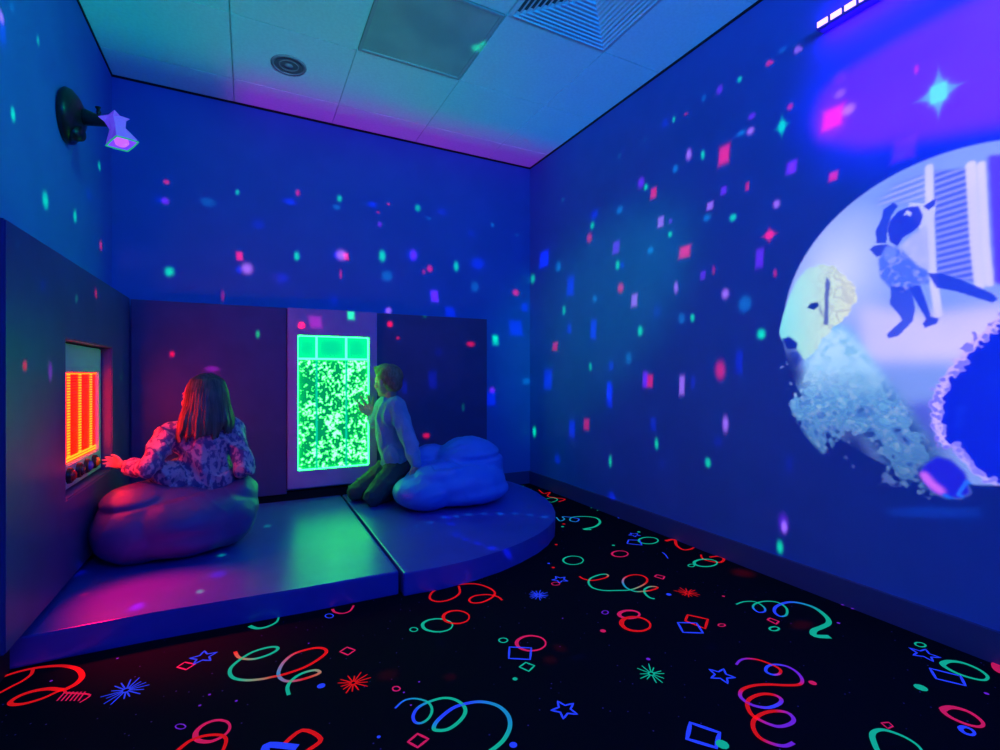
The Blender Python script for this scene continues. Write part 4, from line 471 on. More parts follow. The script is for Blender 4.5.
def motif(m, dx=0, dy=0):
    kind, pts, col, w, ex = m
    if kind == 'b': ex = int(ex*.8)
    zoff[0] += .00002; z = zoff[0]
    pts = [(p[0]+dx, p[1]+dy) for p in pts]
    if kind == 'l': ribbon(pts, col, w, ex, z)
    elif kind == 'd':
        x, y = pts[0]; c = YC[col]
        face([(x+w*math.cos(a*PI/5), y+w*math.sin(a*PI/5), z) for a in range(10)], [c]*10)
    elif kind == 'b':
        x, y = pts[0]; rr = random.Random(int(x*1e3)); n = ex
        for i in range(n):
            a = 2*PI*i/n+rr.uniform(-.1, .1); l = w*rr.uniform(.65, 1.05)
            ribbon([(x+w*.2*math.cos(a), y+w*.2*math.sin(a)), (x+l*math.cos(a), y+l*math.sin(a))], col, (.0038, .004, .003), 0, z)
        ribbon([(x+w*.16*math.cos(i*PI/5), y+w*.16*math.sin(i*PI/5)) for i in range(10)], col, (.005,)*3, 1, z)
    elif kind == 's':
        x, y = pts[0]; q = []
        for i in range(10):
            a = ex+PI*i/5; r = w if i % 2 == 0 else w*.45; q.append((x+r*math.cos(a), y+r*math.sin(a)))
        ribbon(q, col, (.006,)*3, 2, z)
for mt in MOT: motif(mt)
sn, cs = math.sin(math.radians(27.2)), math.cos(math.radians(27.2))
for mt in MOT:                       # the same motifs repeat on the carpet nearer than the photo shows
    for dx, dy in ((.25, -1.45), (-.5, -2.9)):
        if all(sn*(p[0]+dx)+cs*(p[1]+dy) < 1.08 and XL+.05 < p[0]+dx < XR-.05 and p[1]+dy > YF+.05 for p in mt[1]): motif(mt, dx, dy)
bm.normal_update()
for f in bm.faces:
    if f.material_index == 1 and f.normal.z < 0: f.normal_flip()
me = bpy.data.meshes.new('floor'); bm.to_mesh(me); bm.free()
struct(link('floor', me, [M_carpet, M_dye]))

# ------------------------------------------------------------------ the low play platform: two vinyl mats
e = tag(obj('padded_floor_mat', prism([(XL+.002, 2.075), (-.3, 2.078), (.2, 2.05), (.566, 2.035), (.566, 3.51), (XL+.002, 3.51)], .0015, .1), M_mat, bevel=.008),
        'square blue vinyl floor mat under the red lit dark beanbag, left of the seam', 'floor mat')
arc = [(.578, 2.005), (.74, 2.0), (.9, 2.015), (1.055, 2.05), (1.2, 2.105), (1.34, 2.175), (1.45, 2.25), (1.56, 2.35), (1.65, 2.48), (1.72, 2.62), (1.775, 2.79), (1.81, 2.95), (1.822, 3.1), (1.81, 3.3), (1.77, 3.51), (.578, 3.51)]
tag(obj('padded_floor_mat', prism(arc, .0015, .1), M_mat, bevel=.008), 'quarter round blue vinyl floor mat under the blue beanbag, right of the seam', 'floor mat')

# ------------------------------------------------------------------ padded wall panels
def pad(name_label, bm): return tag(obj('padded_wall_panel', bm, M_pad, bevel=.006), name_label, 'wall panel', None)
bm = bmesh.new()   # left panel with the opening for the red board
OY0, OY1, OZ0, OZ1 = 2.395, 3.10, .455, 1.065
ys = [1.874, OY0, OY1, 3.515]; zs = [.135, OZ0, OZ1, ZP+.005]
def framebox(xs0, xs1, ys, zs):
    b = bmesh.new(); g = {}
    for xi, x in enumerate((xs0, xs1)):
        for yi, y in enumerate(ys):
            for zi, z in enumerate(zs): g[xi, yi, zi] = b.verts.new((x, y, z))
    for xi in (0, 1):
        for yi in range(3):
            for zi in range(3):
                if yi == 1 and zi == 1: continue
                b.faces.new([g[xi, yi, zi], g[xi, yi+1, zi], g[xi, yi+1, zi+1], g[xi, yi, zi+1]])
    for yi in range(3):
        for zi in (0, 3): b.faces.new([g[0, yi, zi], g[0, yi+1, zi], g[1, yi+1, zi], g[1, yi, zi]])
    for zi in range(3):
        for yi in (0, 3): b.faces.new([g[0, yi, zi], g[0, yi, zi+1], g[1, yi, zi+1], g[1, yi, zi]])
    for zi in (1, 2): b.faces.new([g[0, 1, zi], g[0, 2, zi], g[1, 2, zi], g[1, 1, zi]])
    for yi in (1, 2): b.faces.new([g[0, yi, 1], g[0, yi, 2], g[1, yi, 2], g[1, yi, 1]])
    bmesh.ops.recalc_face_normals(b, faces=b.faces)
    ed = [x for x in b.edges if len(x.link_faces) == 2 and x.calc_face_angle(0) > .5]
    bmesh.ops.bevel(b, geom=ed, offset=.005, segments=2, affect='EDGES')
    return b
tag(obj('padded_wall_panel', framebox(XL+.001, XP, ys, zs), M_pad), 'tall navy padded panel on the left wall around the red lit board', 'wall panel')
pad('navy padded panel on the back wall behind the girl', BX(XP+.002, .228, YP, YB-.001, .14, ZP))
pad('navy padded panel on the back wall behind the blue beanbag', BX(.818, 1.693, YP, YB-.001, .14, ZP))
bm = bmesh.new(); box(bm, XL+.02, 1.68, YB-.05, YB-.002, .0, .139); box(bm, XL+.001, XL+.05, 1.95, YB-.051, 0, .134)
struct(obj('trim_2', bm, M_dark))

# ------------------------------------------------------------------ bubble panel, glowing green
FX0, FX1, FZ0, FZ1 = .230, .816, .172, ZP+.002
WX0, WX1, WZ0, WZ1 = .292, .762, .288, 1.192
e = empty('bubble_wall_panel', ((FX0+FX1)/2, YP, FZ0), 'white framed bubble panel glowing green on the back wall beside the boy', 'bubble panel')
def frame_y(x0, x1, z0, z1, wx0, wx1, wz0, wz1, y0, y1, bev=.003):
    b = framebox(y0, y1, [x0, wx0, wx1, x1], [z0, wz0, wz1, z1])
    for v in b.verts: v.co = V((v.co.y, v.co.x, v.co.z))
    return b
M_violet_lit = mat('violet_lit_white_board', (.42, .3, .75), .45); vary(M_violet_lit, (.40, .28, .72), (.45, .32, .78), 4)  # white frame, with the violet light on it put into the base colour
obj('frame', frame_y(FX0, FX1, FZ0, FZ1, WX0, WX1, WZ0, WZ1, YP-.022, YB-.002), M_violet_lit, e)
def emis(name, col, st, rough=.3):
    return mat(name, (col[0]*.2, col[1]*.2, col[2]*.2), rough, emit=col, es=st)
M_edge = emis('lit_acrylic_edge', (.012, 1, .065), 15)
DX = [WX0, .413, .608, WX1]; ZD = 1.035
M_water = emis('lit_water', (0, .62, .22), 1.0)
nt = M_water.node_tree; P = nt.nodes['Principled BSDF']
tc = nt.nodes.new('ShaderNodeTexCoord')
def nd(t, **k):
    n = nt.nodes.new(t)
    for a, b in k.items(): n.inputs[a].default_value = b
    return n
def ramp(lo, hi, src):
    r = nt.nodes.new('ShaderNodeMapRange'); r.inputs['From Min'].default_value = lo; r.inputs['From Max'].default_value = hi; nt.links.new(src, r.inputs['Value']); return r.outputs[0]
def mth(op, a, b):
    n = nt.nodes.new('ShaderNodeMath'); n.operation = op
    for i, v in enumerate((a, b)):
        if isinstance(v, (int, float)): n.inputs[i].default_value = v
        else: nt.links.new(v, n.inputs[i])
    return n.outputs[0]
n_a = nd('ShaderNodeTexNoise', Scale=7., Detail=1.0); n_b = nd('ShaderNodeTexNoise', Scale=52., Detail=1.0); v_a = nd('ShaderNodeTexVoronoi', Scale=40.); n_c = nd('ShaderNodeTexNoise', Scale=16., Detail=2.0)
wp = nd('ShaderNodeTexNoise', Scale=30.)
mix = nt.nodes.new('ShaderNodeVectorMath'); mix.operation = 'MULTIPLY_ADD'; nt.links.new(wp.outputs['Color'], mix.inputs[0]); mix.inputs[1].default_value = (.03, .03, .03); nt.links.new(tc.outputs['Object'], mix.inputs[2])
nt.links.new(tc.outputs['Object'], wp.inputs['Vector'])
for n_ in (n_a, n_b, n_c): nt.links.new(tc.outputs['Object'], n_.inputs['Vector'])
nt.links.new(mix.outputs[0], v_a.inputs['Vector'])
dens = ramp(.36, .66, n_a.outputs[0])
clump = mth('ADD', mth('MULTIPLY', n_b.outputs[0], .62), mth('MULTIPLY', n_c.outputs[0], .38))
bub = mth('POWER', ramp(0, .10, mth('SUBTRACT', mth('ADD', clump, mth('MULTIPLY', dens, .07)), .542)), 1.3)
mc = nt.nodes.new('ShaderNodeMix'); mc.data_type = 'RGBA'; nt.links.new(bub, mc.inputs[0])
mc.inputs[6].default_value = (.0, .30, .10, 1); mc.inputs[7].default_value = (.55, 13, 1.0, 1)
nt.links.new(mc.outputs[2], P.inputs['Emission Color'])
M_head = emis('lit_head_space', (0, .62, .30), .95)
for i in range(3):
    c = obj('water_column', BX(DX[i]+.006, DX[i+1]-.006, YP+.012, YP+.05, WZ0+.006, ZD-.006), M_water, e)
    obj('air_space', BX(DX[i]+.006, DX[i+1]-.006, YP+.02, YP+.05, ZD+.008, WZ1-.006), M_head, c)
bm = bmesh.new()
for x in DX[1:3]: box(bm, x-.006, x+.006, YP-.002, YP+.055, ZD+.006, WZ1-.006); 
obj('divider', bm, M_edge, e)
obj('divider', BX(DX[0], DX[3], YP-.003, YP+.055, ZD-.006, ZD+.007), M_edge, e)
M_tint = emis('tube_edge', (0, .62, .38), 1.0)
for x in DX[1:3]: obj('divider', BX(x-.006, x+.006, YP-.002, YP+.055, WZ0+.006, ZD-.006), M_tint, e)
bm = frame_y(WX0+.0005, WX1-.0005, WZ0+.0005, WZ1-.0005, WX0+.007, WX1-.007, WZ0+.007, WZ1-.007, YP-.004, YP+.06)
obj('lit_edge', bm, M_edge, e)

# ------------------------------------------------------------------ red light board set in the left panel
bx = -.655
e = empty('light_board', (bx, 2.7, .49), 'white board with glowing red LED window and four round buttons on the left', 'light board')
BY0, BY1, BZ0, BZ1 = OY0+.007, OY1-.007, OZ0+.007, OZ1-.007
RY0, RY1, RZ0, RZ1 = 2.57, 3.045, .562, .94
obj('board', framebox(bx-.03, bx, [BY0, RY0, RY1, BY1], [BZ0, RZ0, RZ1, BZ1]), M_white, e)
obj('red_window', BX(bx-.028, bx-.012, RY0-.001, RY1+.001, RZ0-.001, RZ1+.001), emis('red_glow', (7, .0, .0), 1), e)
M_led = emis('yellow_led', (10, .60, .02), 1); M_led2 = emis('orange_led', (5, .05, .0), 1)
def ledcol(y, w, h, m, n=30, dz=0):
    b = bmesh.new()
    for k in range(n):
        z = RZ0+.03+(RZ1-RZ0-.04)*k/(n-1)
        box(b, bx-.0115, bx-.008, y-w, y+w, z-h, z+h)
    return obj('led_strip', b, m, e)
LYs = [2.635, 2.79, 2.96]
for y in LYs: ledcol(y, .016, .0032, M_led)
for y in (2.685, 2.712, 2.74, 2.845, 2.875, 2.905): ledcol(y, .006, .0016, M_led2, 30)
ledcol(RY1-.028, .010, .0022, M_led2, 30)
for z in (RZ0+.010, RZ0+.022):
    b = bmesh.new()
    for k in range(3): box(b, bx-.0115, bx-.007, RY0+.012+k*.155, RY0+.16+k*.155, z-.003, z+.003)
    obj('led_strip', b, M_led, e)
obj('led_strip', BX(bx-.0115, bx-.007, RY0+.005, RY1-.005, RZ1-.008, RZ1-.004), M_led, e)
for y, c, nm in ((2.59, (.75, .02, .02), 'red round button'), (2.717, (.04, .04, .05), 'black round button'), (2.832, (.03, .08, .8), 'blue round button'), (2.953, (.8, .5, .02), 'yellow round button')):
    z = .517
    k = obj('round_button', lathe(bmesh.new(), [(0, .028), (.012, .027), (.019, .022), (.0215, .015), (.0215, .0), (0, .0)], (1, 0, 0), (bx, y, z), 28), mat('button_'+nm.split()[0], c, .25, spec=.8), e, True)
    k['label'] = nm
    obj('bezel', lathe(bmesh.new(), [(.0225, .0), (.0225, .014), (.026, .016), (.031, .012), (.033, .0)], (1, 0, 0), (bx, y, z), 28), M_black, k, True)
struct(obj('trim_3', BX(XL+.002, bx-.032, OY0+.002, OY1-.002, OZ0+.002, OZ1-.002), M_dark))

# ------------------------------------------------------------------ spotlight on the left wall
e = empty('wall_spotlight', (XL, 2.80, 2.06), 'black wall mounted spotlight with faceted star shaped lens head above the left panel', 'spotlight')
o = V((XL, 2.78, 2.065))
obj('wall_plate', lathe(bmesh.new(), [(0, .0), (.112, .0), (.118, .008), (.113, .026), (.09, .046), (.05, .066), (0, .074)], (1, 0, -.05), o+V((.003, 0, 0)), 40), M_black, e, True)
bm = bmesh.new(); tube(bm, [o+V((.02, -.01, -.075)), o+V((.065, -.03, -.080))], [.038, .03], 16)
obj('plug', bm, M_black, e, True)
bm = bmesh.new(); tube(bm, [o+V((.04, .0, .01)), o+V((.09, -.02, .0)), o+V((.13, -.035, -.01)), o+V((.17, -.05, -.02)), o+V((.205, -.06, -.03))], [.045, .032, .023, .013, .008], 14)
tube(bm, [o+V((.125, -.035, -.01)), o+V((.128, -.035, .03)), o+V((.125, -.035, .05))], [.008, .009, .011], 10)
obj('arm', bm, M_black, e, True)
hc = o+V((.205, -.075, -.055)); down = V((.28, -.15, -1)).normalized(); s1 = V((1, .25, .2)).cross(down).normalized(); s2 = down.cross(s1).normalized()
bm = bmesh.new()
rings = []
for h, ro, ri, tw in ((-.062, .058, .028, 0), (-.045, .04, .028, .2), (-.01, .030, .024, .3), (.045, .058, .040, .35), (.060, .062, .046, .35)):
    rings.append([bm.verts.new(hc+down*h+(s1*math.cos(2*PI*i/8+tw)+s2*math.sin(2*PI*i/8+tw))*(ro if i % 2 == 0 else ri)) for i in range(8)])
for a, b in zip(rings, rings[1:]):
    for i in range(8): bm.faces.new((a[i], a[(i+1) % 8], b[(i+1) % 8], b[i]))
bm.faces.new(rings[0])
M_fac = mat('violet_tinted_crystal', (.35, .28, .85), .15, spec=.9, coat=.5, emit=(.16, .05, .9), es=.55); 
obj('lamp_head', bm, M_fac, e)
bm = bmesh.new(); tube(bm, [tuple(hc+down*.060+(s1*math.cos(2*PI*i/8+.35)+s2*math.sin(2*PI*i/8+.35))*(.062 if i % 2 == 0 else .046)) for i in range(9)], .0035, 6)
obj('rim', bm, emis('green_lit_rim', (.02, .6, .35), .6), e)
obj('lens', lathe(bmesh.new(), [(0, .012), (.016, .010), (.026, .0), (.026, -.02), (0, -.02)], down, hc+down*.058, 24), emis('violet_lens', (.55, .12, 1), 1.1), e, True)

# ------------------------------------------------------------------ black-light LED bar high on the right wall
e = empty('black_light_bar', (XR-.03, .95, 2.39), 'black light bar with a row of glowing rectangular LEDs high on the right wall', 'light bar')
obj('housing', BX(XR-.05, XR-.001, .72, 1.212, 2.360, 2.396), mat('bar_housing', (.1, .12, .5), .4), e, bevel=.006)
for k in range(8):
    y = 1.205-k*.052
    obj('led', BX(XR-.054, XR-.049, y-.040, y, 2.367, 2.389), mat('bar_led', (.5, .3, .5), .3, emit=(1.5, .9, 3), es=1.0) if k == 0 else bpy.data.materials['bar_led'], e)
for y in (.73,):
    obj('screw', lathe(bmesh.new(), [(0, .003), (.005, .002), (.006, 0)], (-1, 0, 0), (XR-.05, y, 2.378), 12), M_black, e)
area('black_light_bar_glow', (XR-.045, .96, 2.355), (XR-.005, .96, 2.28), (.48, .02), (.16, .0, 1), 1.1)
area('black_light_bar_glow', (XR-.045, .96, 2.401), (XR-.005, .96, 2.47), (.48, .02), (.16, .0, 1), .7)

# ------------------------------------------------------------------ beanbags
M_bag1 = mat('dark_beanbag_vinyl', (.13, .12, .3), .45, bump=(14, .15)); vary(M_bag1, (.13, .07, .30), (.15, .09, .34), 6)
M_bag2 = mat('blue_beanbag_vinyl', (.2, .34, .72), .4, spec=.6, bump=(9, .25)); vary(M_bag2, (.06, .26, .9), (.08, .3, .95), 6)
def folds(amp, sc, ridge=.0, seed=0):
    def fn(co, n):
        p = co*sc+V((seed, seed*2, 0))
        a = noise.noise(p); b = 1-abs(noise.noise(p*1.7+V((9, 2, 4))))
        return amp*(a*.6+.5*(b**4))-amp*.3
    return fn
# the girl's dark beanbag
bm = bmesh.new()
gx_, gy_ = -.275, 2.84
add_ell(bm, (gx_, gy_, .26), (.325, .355, .165), sub=4)
add_ell(bm, (gx_, gy_-.02, .20), (.30, .33, .12), sub=4)
add_ell(bm, (-.43, 2.78, .33), (.175, .23, .105)); add_ell(bm, (-.435, 2.70, .24), (.178, .2, .15)); add_ell(bm, (-.12, 2.76, .235), (.16, .2, .14)); add_ell(bm, (-.06, 2.88, .325), (.11, .2, .10)); add_ell(bm, (-.28, 3.06, .33), (.26, .14, .09))
def bag1(co, n):
    d = math.hypot(co.x+.21, co.y-2.9)
    r = folds(.009, 5, seed=1)(co, n)
    if n.z > .2: r -= .07*math.exp(-(d/.15)**2)*n.z
    # crease below the left lobe
    s = co.z-(.36+.16*(co.x+.45)); 
    if co.x < -.1: r -= .012*math.exp(-(s/.012)**2)
    return r
E1 = empty('beanbag', (gx_, gy_, .1), 'dark low beanbag the girl sits on beside the red lit board', 'beanbag')
soft('beanbag_cover', bm, M_bag1, E1, .009, 14, bag1, .1005)
# the blue beanbag behind the boy
bm = bmesh.new()
cx_, cy_ = 1.19, 3.02
add_ell(bm, (1.21, 3.0, .235), (.34, .30, .155), sub=4)
add_ell(bm, (.98, 2.92, .205), (.205, .2, .115)); add_ell(bm, (1.25, 2.96, .19), (.31, .27, .1), sub=4)
add_ell(bm, (1.34, 3.08, .31), (.245, .24, .20), sub=4); add_ell(bm, (1.12, 3.2, .30), (.19, .12, .16))
add_ell(bm, (1.10, 2.9, .30), (.2, .15, .09))
def bag2(co, n):
    r = folds(.006, 6, seed=4)(co, n)
    r += .003*math.sin(noise.noise(co*5)*14)*max(0, n.z)
    if n.y < .3:
        s = co.z-(.372+.05*(co.x-1.1)); r -= .016*math.exp(-(s/.014)**2)*(1 if co.x > 1.0 else .3)
    return r
E2 = empty('beanbag', (cx_, cy_, .1), 'glossy blue beanbag with raised back, behind the kneeling boy', 'beanbag')
soft('beanbag_cover', bm, M_bag2, E2, .009, 16, bag2, .1005)

# ------------------------------------------------------------------ people
M_skin = mat('skin', (.62, .42, .34), .5, bump=(80, .03)); vary(M_skin, (.6, .4, .32), (.66, .46, .38), 12)
M_eye = mat('eye_white', (.8, .8, .8), .2); M_iris = mat('eye_iris', (.05, .04, .03), .2)
class Fr:
    def __init__(s, c, fwd, up=(0, 0, 1)):
        s.c = V(c); s.u = V(up).normalized(); s.f = V(fwd); s.f = (s.f-s.u*s.f.dot(s.u)).normalized(); s.r = s.f.cross(s.u).normalized()
        s.q = Matrix((s.r, s.f, s.u)).transposed().to_quaternion()
    def __call__(s, f, r, u): return s.c+s.f*f+s.r*r+s.u*u
def head(bm, F, k=1.0):
    E_ = lambda f, r, u, rf, rr, ru: add_ell(bm, F(f*k, r*k, u*k), (rr*k, rf*k, ru*k), F.q)
    E_(-.008, 0, .025, .092, .076, .083); E_(.022, 0, -.035, .066, .062, .066); E_(.04, 0, -.068, .042, .040, .030)
    E_(.066, 0, -.088, .018, .022, .016)                      # chin
    for s in (-1, 1):
        E_(.052, s*.036, -.03, .030, .026, .028)              # cheeks
        E_(-.006, s*.076, -.012, .017, .009, .028); E_(-.012, s*.082, .0, .013, .007, .018)   # ears
        E_(.074, s*.028, .018, .012, .020, .007)              # brow
    add_cap(bm, F(.084*k, 0, .005*k), F(.099*k, 0, -.026*k), .008*k, .0115*k)   # nose
    for s in (-1, 1): E_(.09, s*.009, -.029, .009, .008, .007)
    E_(.080, 0, -.052, .010, .020, .006); E_(.078, 0, -.061, .010, .017, .006)  # lips
def eyes(F, parent, k=1.0):
    for s in (-1, 1):
        b = bmesh.new(); add_ell(b, F(.073*k, s*.029*k, .002*k), (.0125*k,)*3); e_ = obj('eye', b, M_eye, parent, True)
        b = bmesh.new(); add_ell(b, F(.0815*k, s*.030*k, .002*k), (.0055*k, .0045*k, .0055*k), F.q); obj('iris', b, M_iris, e_, True)
def hand(bm, wrist, d, side, k=1.0, curl=(.2, .2, .2, .25), spread=.10, thumb=1, tip=None):
    """d: wrist to fingers, side: towards the thumb; fingers bend towards d x side * -thumb"""
    d = V(d).normalized(); side = V(side); side = (side-d*side.dot(d)).normalized(); n = d.cross(side).normalized()*thumb
    w = V(wrist); root = []
    add_cap(bm, w-d*.01*k, w+d*.015*k, .017*k, .017*k)
    offs = (.022, .0075, -.0075, -.021); lens = (.046, .052, .048, .037)
    for o_, L_, c_ in zip(offs, lens, curl):
        kn = w+d*(.058-abs(o_-.004)*.25)*k+side*o_*k
        add_cap(bm, w+d*.008*k+side*o_*.5*k, kn, .0125*k, .0088*k)
        dd = (d+side*(o_/.022)*spread*1.6).normalized(); p = kn; a = 0
        for j, fr in enumerate((.45, .32, .23)):
            a += c_*(1.0 if j else .6)
            q = p+(dd*math.cos(a)+n*math.sin(a))*L_*fr*k*1.15
            add_cap(bm, p, q, (.0078-.0009*j)*k, (.0070-.0009*j)*k); p = q
    t0 = w+d*.016*k+side*.014*k; t1 = t0+(side*.75+d*.65+n*.15).normalized()*.027*k; t2 = t1+(side*.35+d*.95+n*.2).normalized()*.022*k; t3 = t2+(side*.1+d+n*.3).normalized()*.017*k
    add_cap(bm, t0, t1, .0115*k, .0092*k); add_cap(bm, t1, t2, .0088*k, .0078*k); add_cap(bm, t2, t3, .0078*k, .0062*k)
def cloth(amp, sc, seed, st=(1, 1, 1)):
    def fn(co, n):
        p = V((co.x*st[0], co.y*st[1], co.z*st[2]))*sc+V((seed, 0, seed))
        return amp*(1-2*abs(noise.noise(p)))**3*1.2+amp*.6*noise.noise(p*2.1)
    return fn

# --- girl on the dark beanbag, seen from behind, reaching left to the yellow button
GE = empty('person', (-.22, 2.88, .3), 'girl seen from behind with long hair and patterned blouse, sitting on dark beanbag, touching buttons', 'person')
gs, gd = V((-.338, 2.88, .65)), V((-.072, 2.90, .65))     # shoulders: her left (photo left), her right
gel, gwr = V((-.41, 2.72, .50)), V((-.525, 2.86, .505))
ger, gwR = V((-.018, 2.80, .455)), V((-.045, 2.95, .425))
GF = Fr((-.205, 2.895, .815), (-.80, .60, -.12), (.02, .02, 1))
def girl_torso(bm, g):
    chain(bm, [(-.20, 2.89, .36), (-.20, 2.88, .50), (-.20, 2.885, .61)], [.105+g, .098+g, .085+g])
    add_ell(bm, (-.20, 2.885, .60), (.135+g, .075+g, .085+g)); add_ell(bm, (-.20, 2.89, .38), (.125+g, .095+g, .08+g))
bm = bmesh.new(); head(bm, GF, 1.0)
chain(bm, [GF(-.02, 0, -.05), V((-.20, 2.885, .68)), V((-.20, 2.885, .60))], [.036, .036, .045])
girl_torso(bm, -.006)
chain(bm, [gs, gel, gwr], [.036, .027, .018]); chain(bm, [gd, ger, gwR], [.036, .027, .018])
hd = (V((-.61, 2.925, .525))-gwr)
hand(bm, gwr, hd, (.25, -.1, 1), .84, (.30, .5, .6, .65), .05, -1)
hand(bm, gwR, (-.1, 1, -.12), (-1, -.1, 0), .95, (.15, .15, .2, .2), .10, 1)
# legs to the front, mostly hidden by the body
for s, kx in ((-1, -.33), (1, -.115)):
    kn = V((kx, 3.10, .43)); an = V((kx-.01, 3.20, .17))
    chain(bm, [(-.20+s*.06, 2.92, .34), kn, an], [.066, .048, .032])
    add_cap(bm, an+V((0, -.01, -.035)), an+V((-.01, .13, -.045)), .028, .022)
soft('body', bm, M_skin, GE, .0038, 3)
eyes(GF, GE)
bm = bmesh.new(); girl_torso(bm, .012)
chain(bm, [(-.20, 2.885, .655), (-.20, 2.885, .67)], [.06, .05])
chain(bm, [(-.20, 2.885, .63), gs, gel, gel.lerp(gwr, .62)], [.07, .052, .041, .033]); chain(bm, [(-.20, 2.885, .63), gd, ger, ger.lerp(gwR, .45)], [.07, .052, .042, .037])
chain(bm, [(-.30, 2.84, .40), (-.12, 2.86, .40)], [.085, .075]); add_ell(bm, (-.34, 2.80, .46), (.07, .06, .06))
M_bl = mat('patterned_blouse', (.6, .5, .55), .75, bump=(50, .3)); vary(M_bl, (.20, .12, .34), (.85, .5, .62), 44, 'noise', .44, .54, (1, 1, .7))
def blousefn(co, n):
    return cloth(.011, 11, 3, (1, 1, .45))(V((co.x+.5*co.z, co.y, co.z)), n)
soft('blouse', bm, M_bl, GE, .0055, 4, blousefn)
bm = bmesh.new()
for s, kx in ((-1, -.33), (1, -.115)):
    kn = V((kx, 3.10, .43)); an = V((kx-.01, 3.20, .17)); chain(bm, [(-.20+s*.06, 2.92, .34), kn, kn.lerp(an, .85)], [.078, .058, .044])
add_ell(bm, (-.20, 2.90, .335), (.13, .11, .07))
soft('trousers', bm, mat('grey_trousers', (.2, .26, .26), .8), GE, .008, 4, cloth(.006, 14, 5), .27 if False else None)
# hair: a cap plus long locks falling to the shoulders
bm = bmesh.new(); F = GF
add_ell(bm, F(-.020, 0, .036), (.084, .088, .084), F.q, 4)
R_ = random.Random(8)
for i in range(64):
    a = (i/64)*2*PI                                       # 0 = face forward
    if abs((a+PI) % (2*PI)-PI) < 1.12: continue
    ff, rr = math.cos(a), math.sin(a)
    top = F(-.02+.02*ff, .02*rr, .108); hi = F(-.02+.066*ff, .064*rr, .082); h2 = F(-.02+.086*ff, .083*rr, .025)
    L_ = .155+R_.uniform(-.02, .02)+.02*abs(rr)
    wd = .098+R_.uniform(-.006, .008)+(.012 if rr*ff < 0 else 0)
    mid = F(-.022+.094*ff, .096*rr, -.045); low = F(-.026+wd*.98*ff, wd*1.10*rr, -.12); end = F(-.02+(wd+.012)*ff*R_.uniform(.85, 1.05), (wd+.016)*1.08*rr, -L_-.02)
    chain(bm, [top, hi, h2, mid, low, end], [.014, .015, .015, .015, .015, .006])
def strands(co, n):
    d = co-GF.c; a = math.atan2(d.dot(GF.r), d.dot(GF.f)+.02)
    return .0022*math.sin(a*46+3*noise.noise(co*14))
M_hg = mat('brown_hair', (.16, .09, .06), .38, spec=.6); vary(M_hg, (.10, .06, .045), (.26, .16, .11), 30, 'noise', .35, .65, (2, 2, .15))
soft('hair', bm, M_hg, GE, .0045, 3, strands)

# --- boy kneeling at the bubble panel
BE = empty('person', (.9, 3.27, .1), 'boy with short fair hair kneeling on the mat, hand on the green bubble panel', 'person')
bsn, bsf = V((.885, 3.165, .725)), V((.865, 3.36, .725))
beln, bwrn = V((.945, 3.06, .515)), V((.962, 2.985, .365))
belf, bwrf = V((.80, 3.385, .60)), V((.792, 3.452, .640))
BF = Fr((.858, 3.262, .885), (-.55, .83, -.02), (-.03, .0, 1))
def boy_torso(bm, g):
    chain(bm, [(.925, 3.27, .36), (.885, 3.265, .50), (.868, 3.262, .64)], [.09+g, .082+g, .085+g])
    add_ell(bm, (.872, 3.262, .66), (.075+g, .125+g, .085+g)); add_ell(bm, (.925, 3.27, .34), (.092+g, .115+g, .08+g))
def boy_legs(bm, g, feet=True):
    for hip, kn, an in (((.915, 3.21, .31), (.735, 3.125, .162), (1.0, 3.345, .15)), ((.915, 3.33, .31), (.665, 3.30, .162), (.985, 3.43, .15))):
        hip, kn, an = V(hip), V(kn), V(an)
        chain(bm, [hip, kn], [.075+g, .052+g]); chain(bm, [kn+V((0, .005, -.004)), kn.lerp(an, .5), an if feet else kn.lerp(an, .88)], [.048+g, .044+g, .030+g])
        if feet: add_cap(bm, an, an+(an-kn).normalized()*.09+V((0, 0, -.018)), .03, .022)
bm = bmesh.new(); head(bm, BF, 1.0)
chain(bm, [BF(-.02, 0, -.05), V((.872, 3.265, .755)), V((.87, 3.262, .68))], [.042, .038, .05])
boy_torso(bm, -.006); boy_legs(bm, -.008)
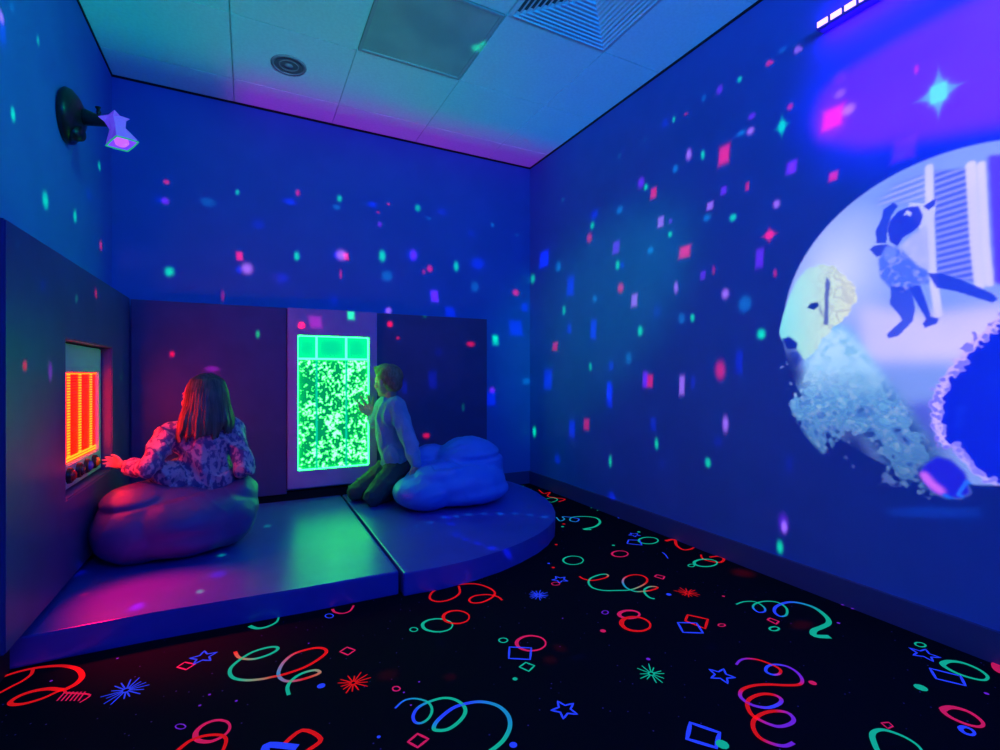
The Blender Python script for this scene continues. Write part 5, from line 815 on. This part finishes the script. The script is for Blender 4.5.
chain(bm, [bsn, beln, bwrn], [.038, .028, .019]); chain(bm, [bsf, belf, bwrf], [.038, .028, .019])
hand(bm, bwrn, (.05, -.12, -1), (-.9, -.3, 0), .95, (.15, .15, .2, .25), .1, 1)
hand(bm, bwrf, (-.30, .2, 1), (-1, .1, -.2), 1.35, (-.02, -.02, -.02, .0), .34, 1)
soft('body', bm, M_skin, BE, .0038, 3, None, .1005)
eyes(BF, BE)
bm = bmesh.new(); boy_torso(bm, .013)
chain(bm, [(.87, 3.262, .72), (.868, 3.262, .745)], [.06, .05])
chain(bm, [(.87, 3.262, .68), bsn, beln, beln.lerp(bwrn, .92)], [.075, .058, .048, .035]); chain(bm, [(.87, 3.262, .68), bsf, belf, belf.lerp(bwrf, .6)], [.075, .058, .044, .034])
add_cap(bm, (.905, 3.22, .40), (.91, 3.32, .40), .092, .092)
M_sw = mat('grey_sweatshirt', (.42, .48, .60), .85, bump=(70, .2)); vary(M_sw, (.22, .40, .66), (.28, .46, .74), 12)
soft('sweatshirt', bm, M_sw, BE, .0055, 4, cloth(.009, 12, 7, (1, 1, .55)))
bm = bmesh.new(); boy_legs(bm, .010, False); add_ell(bm, (.925, 3.27, .315), (.105, .13, .075))
soft('trousers', bm, mat('dark_trousers', (.07, .08, .08), .8, bump=(60, .2)), BE, .007, 4, cloth(.008, 13, 2), .1005)
bm = bmesh.new(); F = BF
for f_, r_2, u_, a_, b_, c_ in ((-.022, 0, .034, .086, .0825, .082), (-.045, 0, -.01, .060, .068, .062), (.012, 0, .066, .082, .066, .052)): add_ell(bm, F(f_, r_2, u_), (b_, a_, c_), F.q, 4)
add_cap(bm, F(.062, .03, .082), F(.068, -.03, .086), .022, .02)
def tuft(co, n):
    return .0022*noise.noise(co*90)+.004*noise.noise(co*30)
M_hb = mat('fair_hair', (.5, .36, .2), .5); vary(M_hb, (.22, .15, .08), (.38, .28, .16), 60, 'noise', .35, .65, (1, 1, .3))
soft('hair', bm, M_hb, BE, .0045, 3, tuft)
BE.location.x -= .028; BE.location.y -= .01
